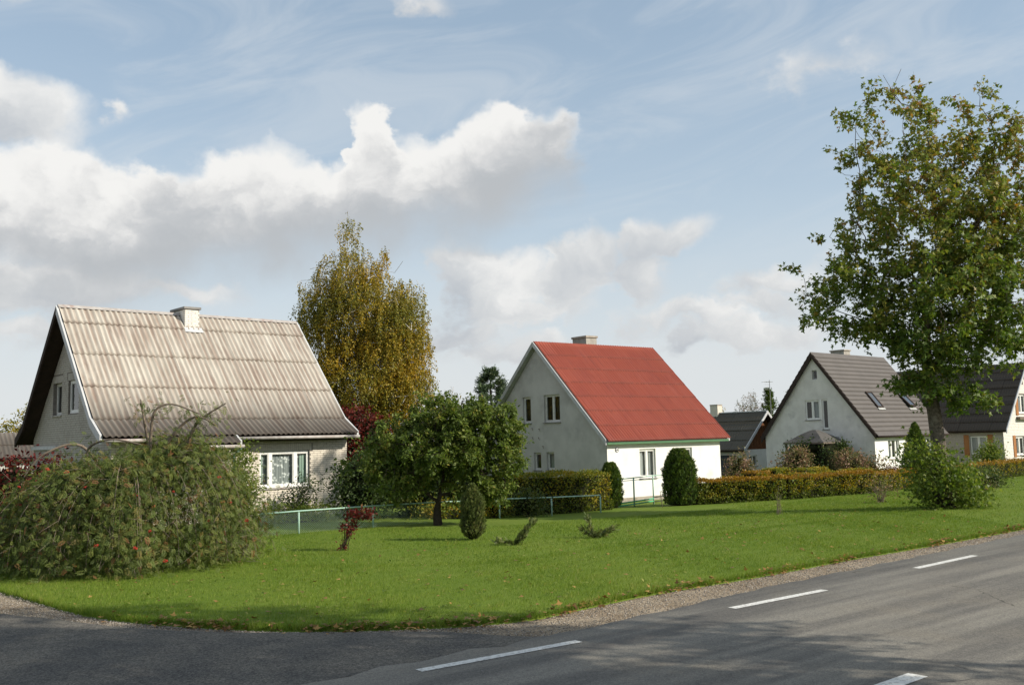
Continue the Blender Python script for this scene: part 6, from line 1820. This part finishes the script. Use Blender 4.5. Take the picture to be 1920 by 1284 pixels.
def low_hedges():
    for a, b, hg, lab, mat_n in (((12.2, 50.5), (13.2, 51.5), .75, 'low orange clipped bush by the red-roofed house corner', 2200), ((13.5, 51.6), (14.6, 52.5), .85, 'low dark clipped bush left of the outbuilding', 2200), ((14.8, 51.2), (15.9, 52.2), .6, 'low round green bush in front of the outbuilding', 2000), ((15.6, 53.0), (17.2, 54.2), .75, 'dark red clipped bush before the outbuilding window', 2400), ((16.9, 52.6), (20.4, 55.0), .6, 'long low green hedge before the hydrangea shrubs', 4200)):
        hedge([a, ((a[0] + b[0]) / 2, (a[1] + b[1]) / 2), b], .9, hg, lab, mat_n, .5, size=.10, top=('green' not in lab and 'dark' not in lab))
low_hedges()

# ---- grass
def edge_x_of(x, y):
    return None
def scatter_grass():
    gx, gy = GRASS_EDGE[:, 0], GRASS_EDGE[:, 1]
    o_ = np.argsort(gx)
    gx, gy = gx[o_], gy[o_]
    def zone(n, x0, x1, d0, d1):
        x = rng.uniform(x0, x1, n); d = rng.uniform(d0, d1, n)
        return np.column_stack([x, np.interp(x, gx, gy) + d])
    Z = []
    Z.append((zone(210000, -12, 12, 0, 6.5), .050, .0085)); Z.append((zone(160000, -10, 16, 6.0, 15), .052, .012)); Z.append((zone(90000, 8, 34, 0, 18), .055, .016))
    Z.append((zone(26000, -12, 20, 0.0, .14), .075, .008))
    P, hh, ww = [], [], []
    for pts, h_, w_2 in Z:
        P.append(pts); hh.append(np.full(len(pts), h_)); ww.append(np.full(len(pts), w_2))
    P = np.concatenate(P); hh = np.concatenate(hh); ww = np.concatenate(ww)
    P3 = np.column_stack([P, zt(P[:, 0], P[:, 1])])
    keep = np.abs(P3[:, 0]) < P3[:, 1] * .60 + 1.5
    P3, hh, ww = P3[keep], hh[keep], ww[keep]
    n = len(P3)
    big = lump(P3 * np.array((1, 1, 0)), .45, 1); sm = lump(P3 * np.array((1, 1, 0)), 2.6, 2)
    hh = hh * rng.uniform(.45, 1.4, n) * (1 + .40 * sm + .18 * big)
    a = rng.uniform(0, 2 * np.pi, n); lean = rng.normal(0, .45, (n, 2)) + .15
    side = np.column_stack([np.cos(a), np.sin(a), np.zeros(n)]) * ww[:, None] * .5
    tip = P3 + np.column_stack([lean * hh[:, None], hh])
    V = np.stack([P3 - side - (0, 0, .01), P3 + side - (0, 0, .01), tip], 1).reshape(-1, 3)
    F = np.arange(3 * n).reshape(n, 3)
    t = np.clip(.46 + .16 * big + .20 * sm + rng.normal(0, .17, n), 0, 1)
    o = obj('grass', mesh_np('grass', V, F, False, {'tint': np.repeat(t, 3)}), MATS['grass_blade'])
    tag(o, 'short green lawn grass between the road and the gardens', 'grass', kind='stuff')
    # broad-leaved weeds in the sward
    m = 22000
    x = rng.uniform(-11, 15, m); P = np.column_stack([x, np.interp(x, gx, gy) + rng.uniform(.1, 13, m)])
    cl = lump(np.column_stack([P, np.zeros(m)]), 1.1, 3) + .5 * lump(np.column_stack([P, np.zeros(m)]), 4.0, 1) > .30
    P = P[cl]; P = np.column_stack([P, zt(P[:, 0], P[:, 1]) + rng.uniform(.015, .05, len(P))])
    o = leaf_obj('lawn_weeds', P, unit(randdir(len(P)) * (1, 1, .4)), .055 * rng.uniform(.6, 1.4, len(P)), T_DIAMOND, .55 + rng.normal(0, .25, len(P)), 'leaf_bright', None, flat=.75)
    tag(o, 'patches of broad-leaved clover and weeds in the lawn', 'weeds', kind='stuff')
    # fallen leaves along the verge and scattered on the lawn
    m = 1500
    x = np.concatenate([rng.choice([-4.6, -3.9, -2.2, -1.5, -.6, .8, 2.6, 4.4, 6.0, 8.8, 11.5], 700) + rng.normal(0, .32, 700), rng.uniform(-6, 14, 350), rng.uniform(-8, 12, 450)])
    off = np.concatenate([rng.normal(.05, .11, 700), rng.normal(.02, .12, 350), rng.uniform(.2, 9, 450)])
    P = np.column_stack([x, np.interp(x, gx, gy) + off])
    P = np.column_stack([P, zt(P[:, 0], P[:, 1]) + np.where(off > .02, .045, .004) + rng.uniform(0, .02, m)])
    o = leaf_obj('fallen_leaves', P, unit(randdir(m) * (1, 1, .35)), .10 * rng.uniform(.45, 1.15, m), T_MAPLE, .5 + rng.normal(0, .3, m), 'leaf_fallen', None, flat=.8)
    tag(o, 'fallen yellow and brown leaves along the grass edge', 'leaves', kind='stuff')
    # loose stones on the gravel shoulder
    m = 16000
    x = rng.uniform(-9, 13, m); ax_, ay_ = ASPH_EDGE[:, 0], ASPH_EDGE[:, 1]
    lo = np.where(x < .2, np.interp(x, top[:, 0], top[:, 1]), np.interp(x, ax_, ay_)) - .12
    hi = np.interp(x, gx, gy) + .05
    y = lo + (hi - lo) * rng.uniform(0, 1, m)
    r = rng.uniform(.004, .013, m)
    P = np.column_stack([x, y, -0.033 + r * .3])
    oc = np.array([(1, 0, 0), (-1, 0, 0), (0, 1, 0), (0, -1, 0), (0, 0, .75), (0, 0, -.75)], float)
    V = P[:, None] + oc[None] * r[:, None, None] * rng.uniform(.7, 1.3, (m, 6, 1))
    f8 = np.array([(0, 2, 4), (2, 1, 4), (1, 3, 4), (3, 0, 4), (2, 0, 5), (1, 2, 5), (3, 1, 5), (0, 3, 5)])
    F = (f8[None] + (np.arange(m) * 6)[:, None, None]).reshape(-1, 3)
    o = obj('gravel', mesh_np('gravel', V.reshape(-1, 3), F, False, {'tint': np.repeat(rng.uniform(0, 1, m), 6)}), MATS['stone'])
    tag(o, 'loose gravel stones on the road shoulder', 'gravel', kind='stuff')
def stone_mat():
    m, n, out = new_mat('stone')
    at = n.new('ShaderNodeAttribute', attribute_name='tint')
    principled(n, out, n.ramp(at.outputs['Fac'], [(0, (.13, .12, .11)), (.5, (.28, .25, .21)), (1, (.46, .42, .37))]), .9, .2)
stone_mat()
scatter_grass()
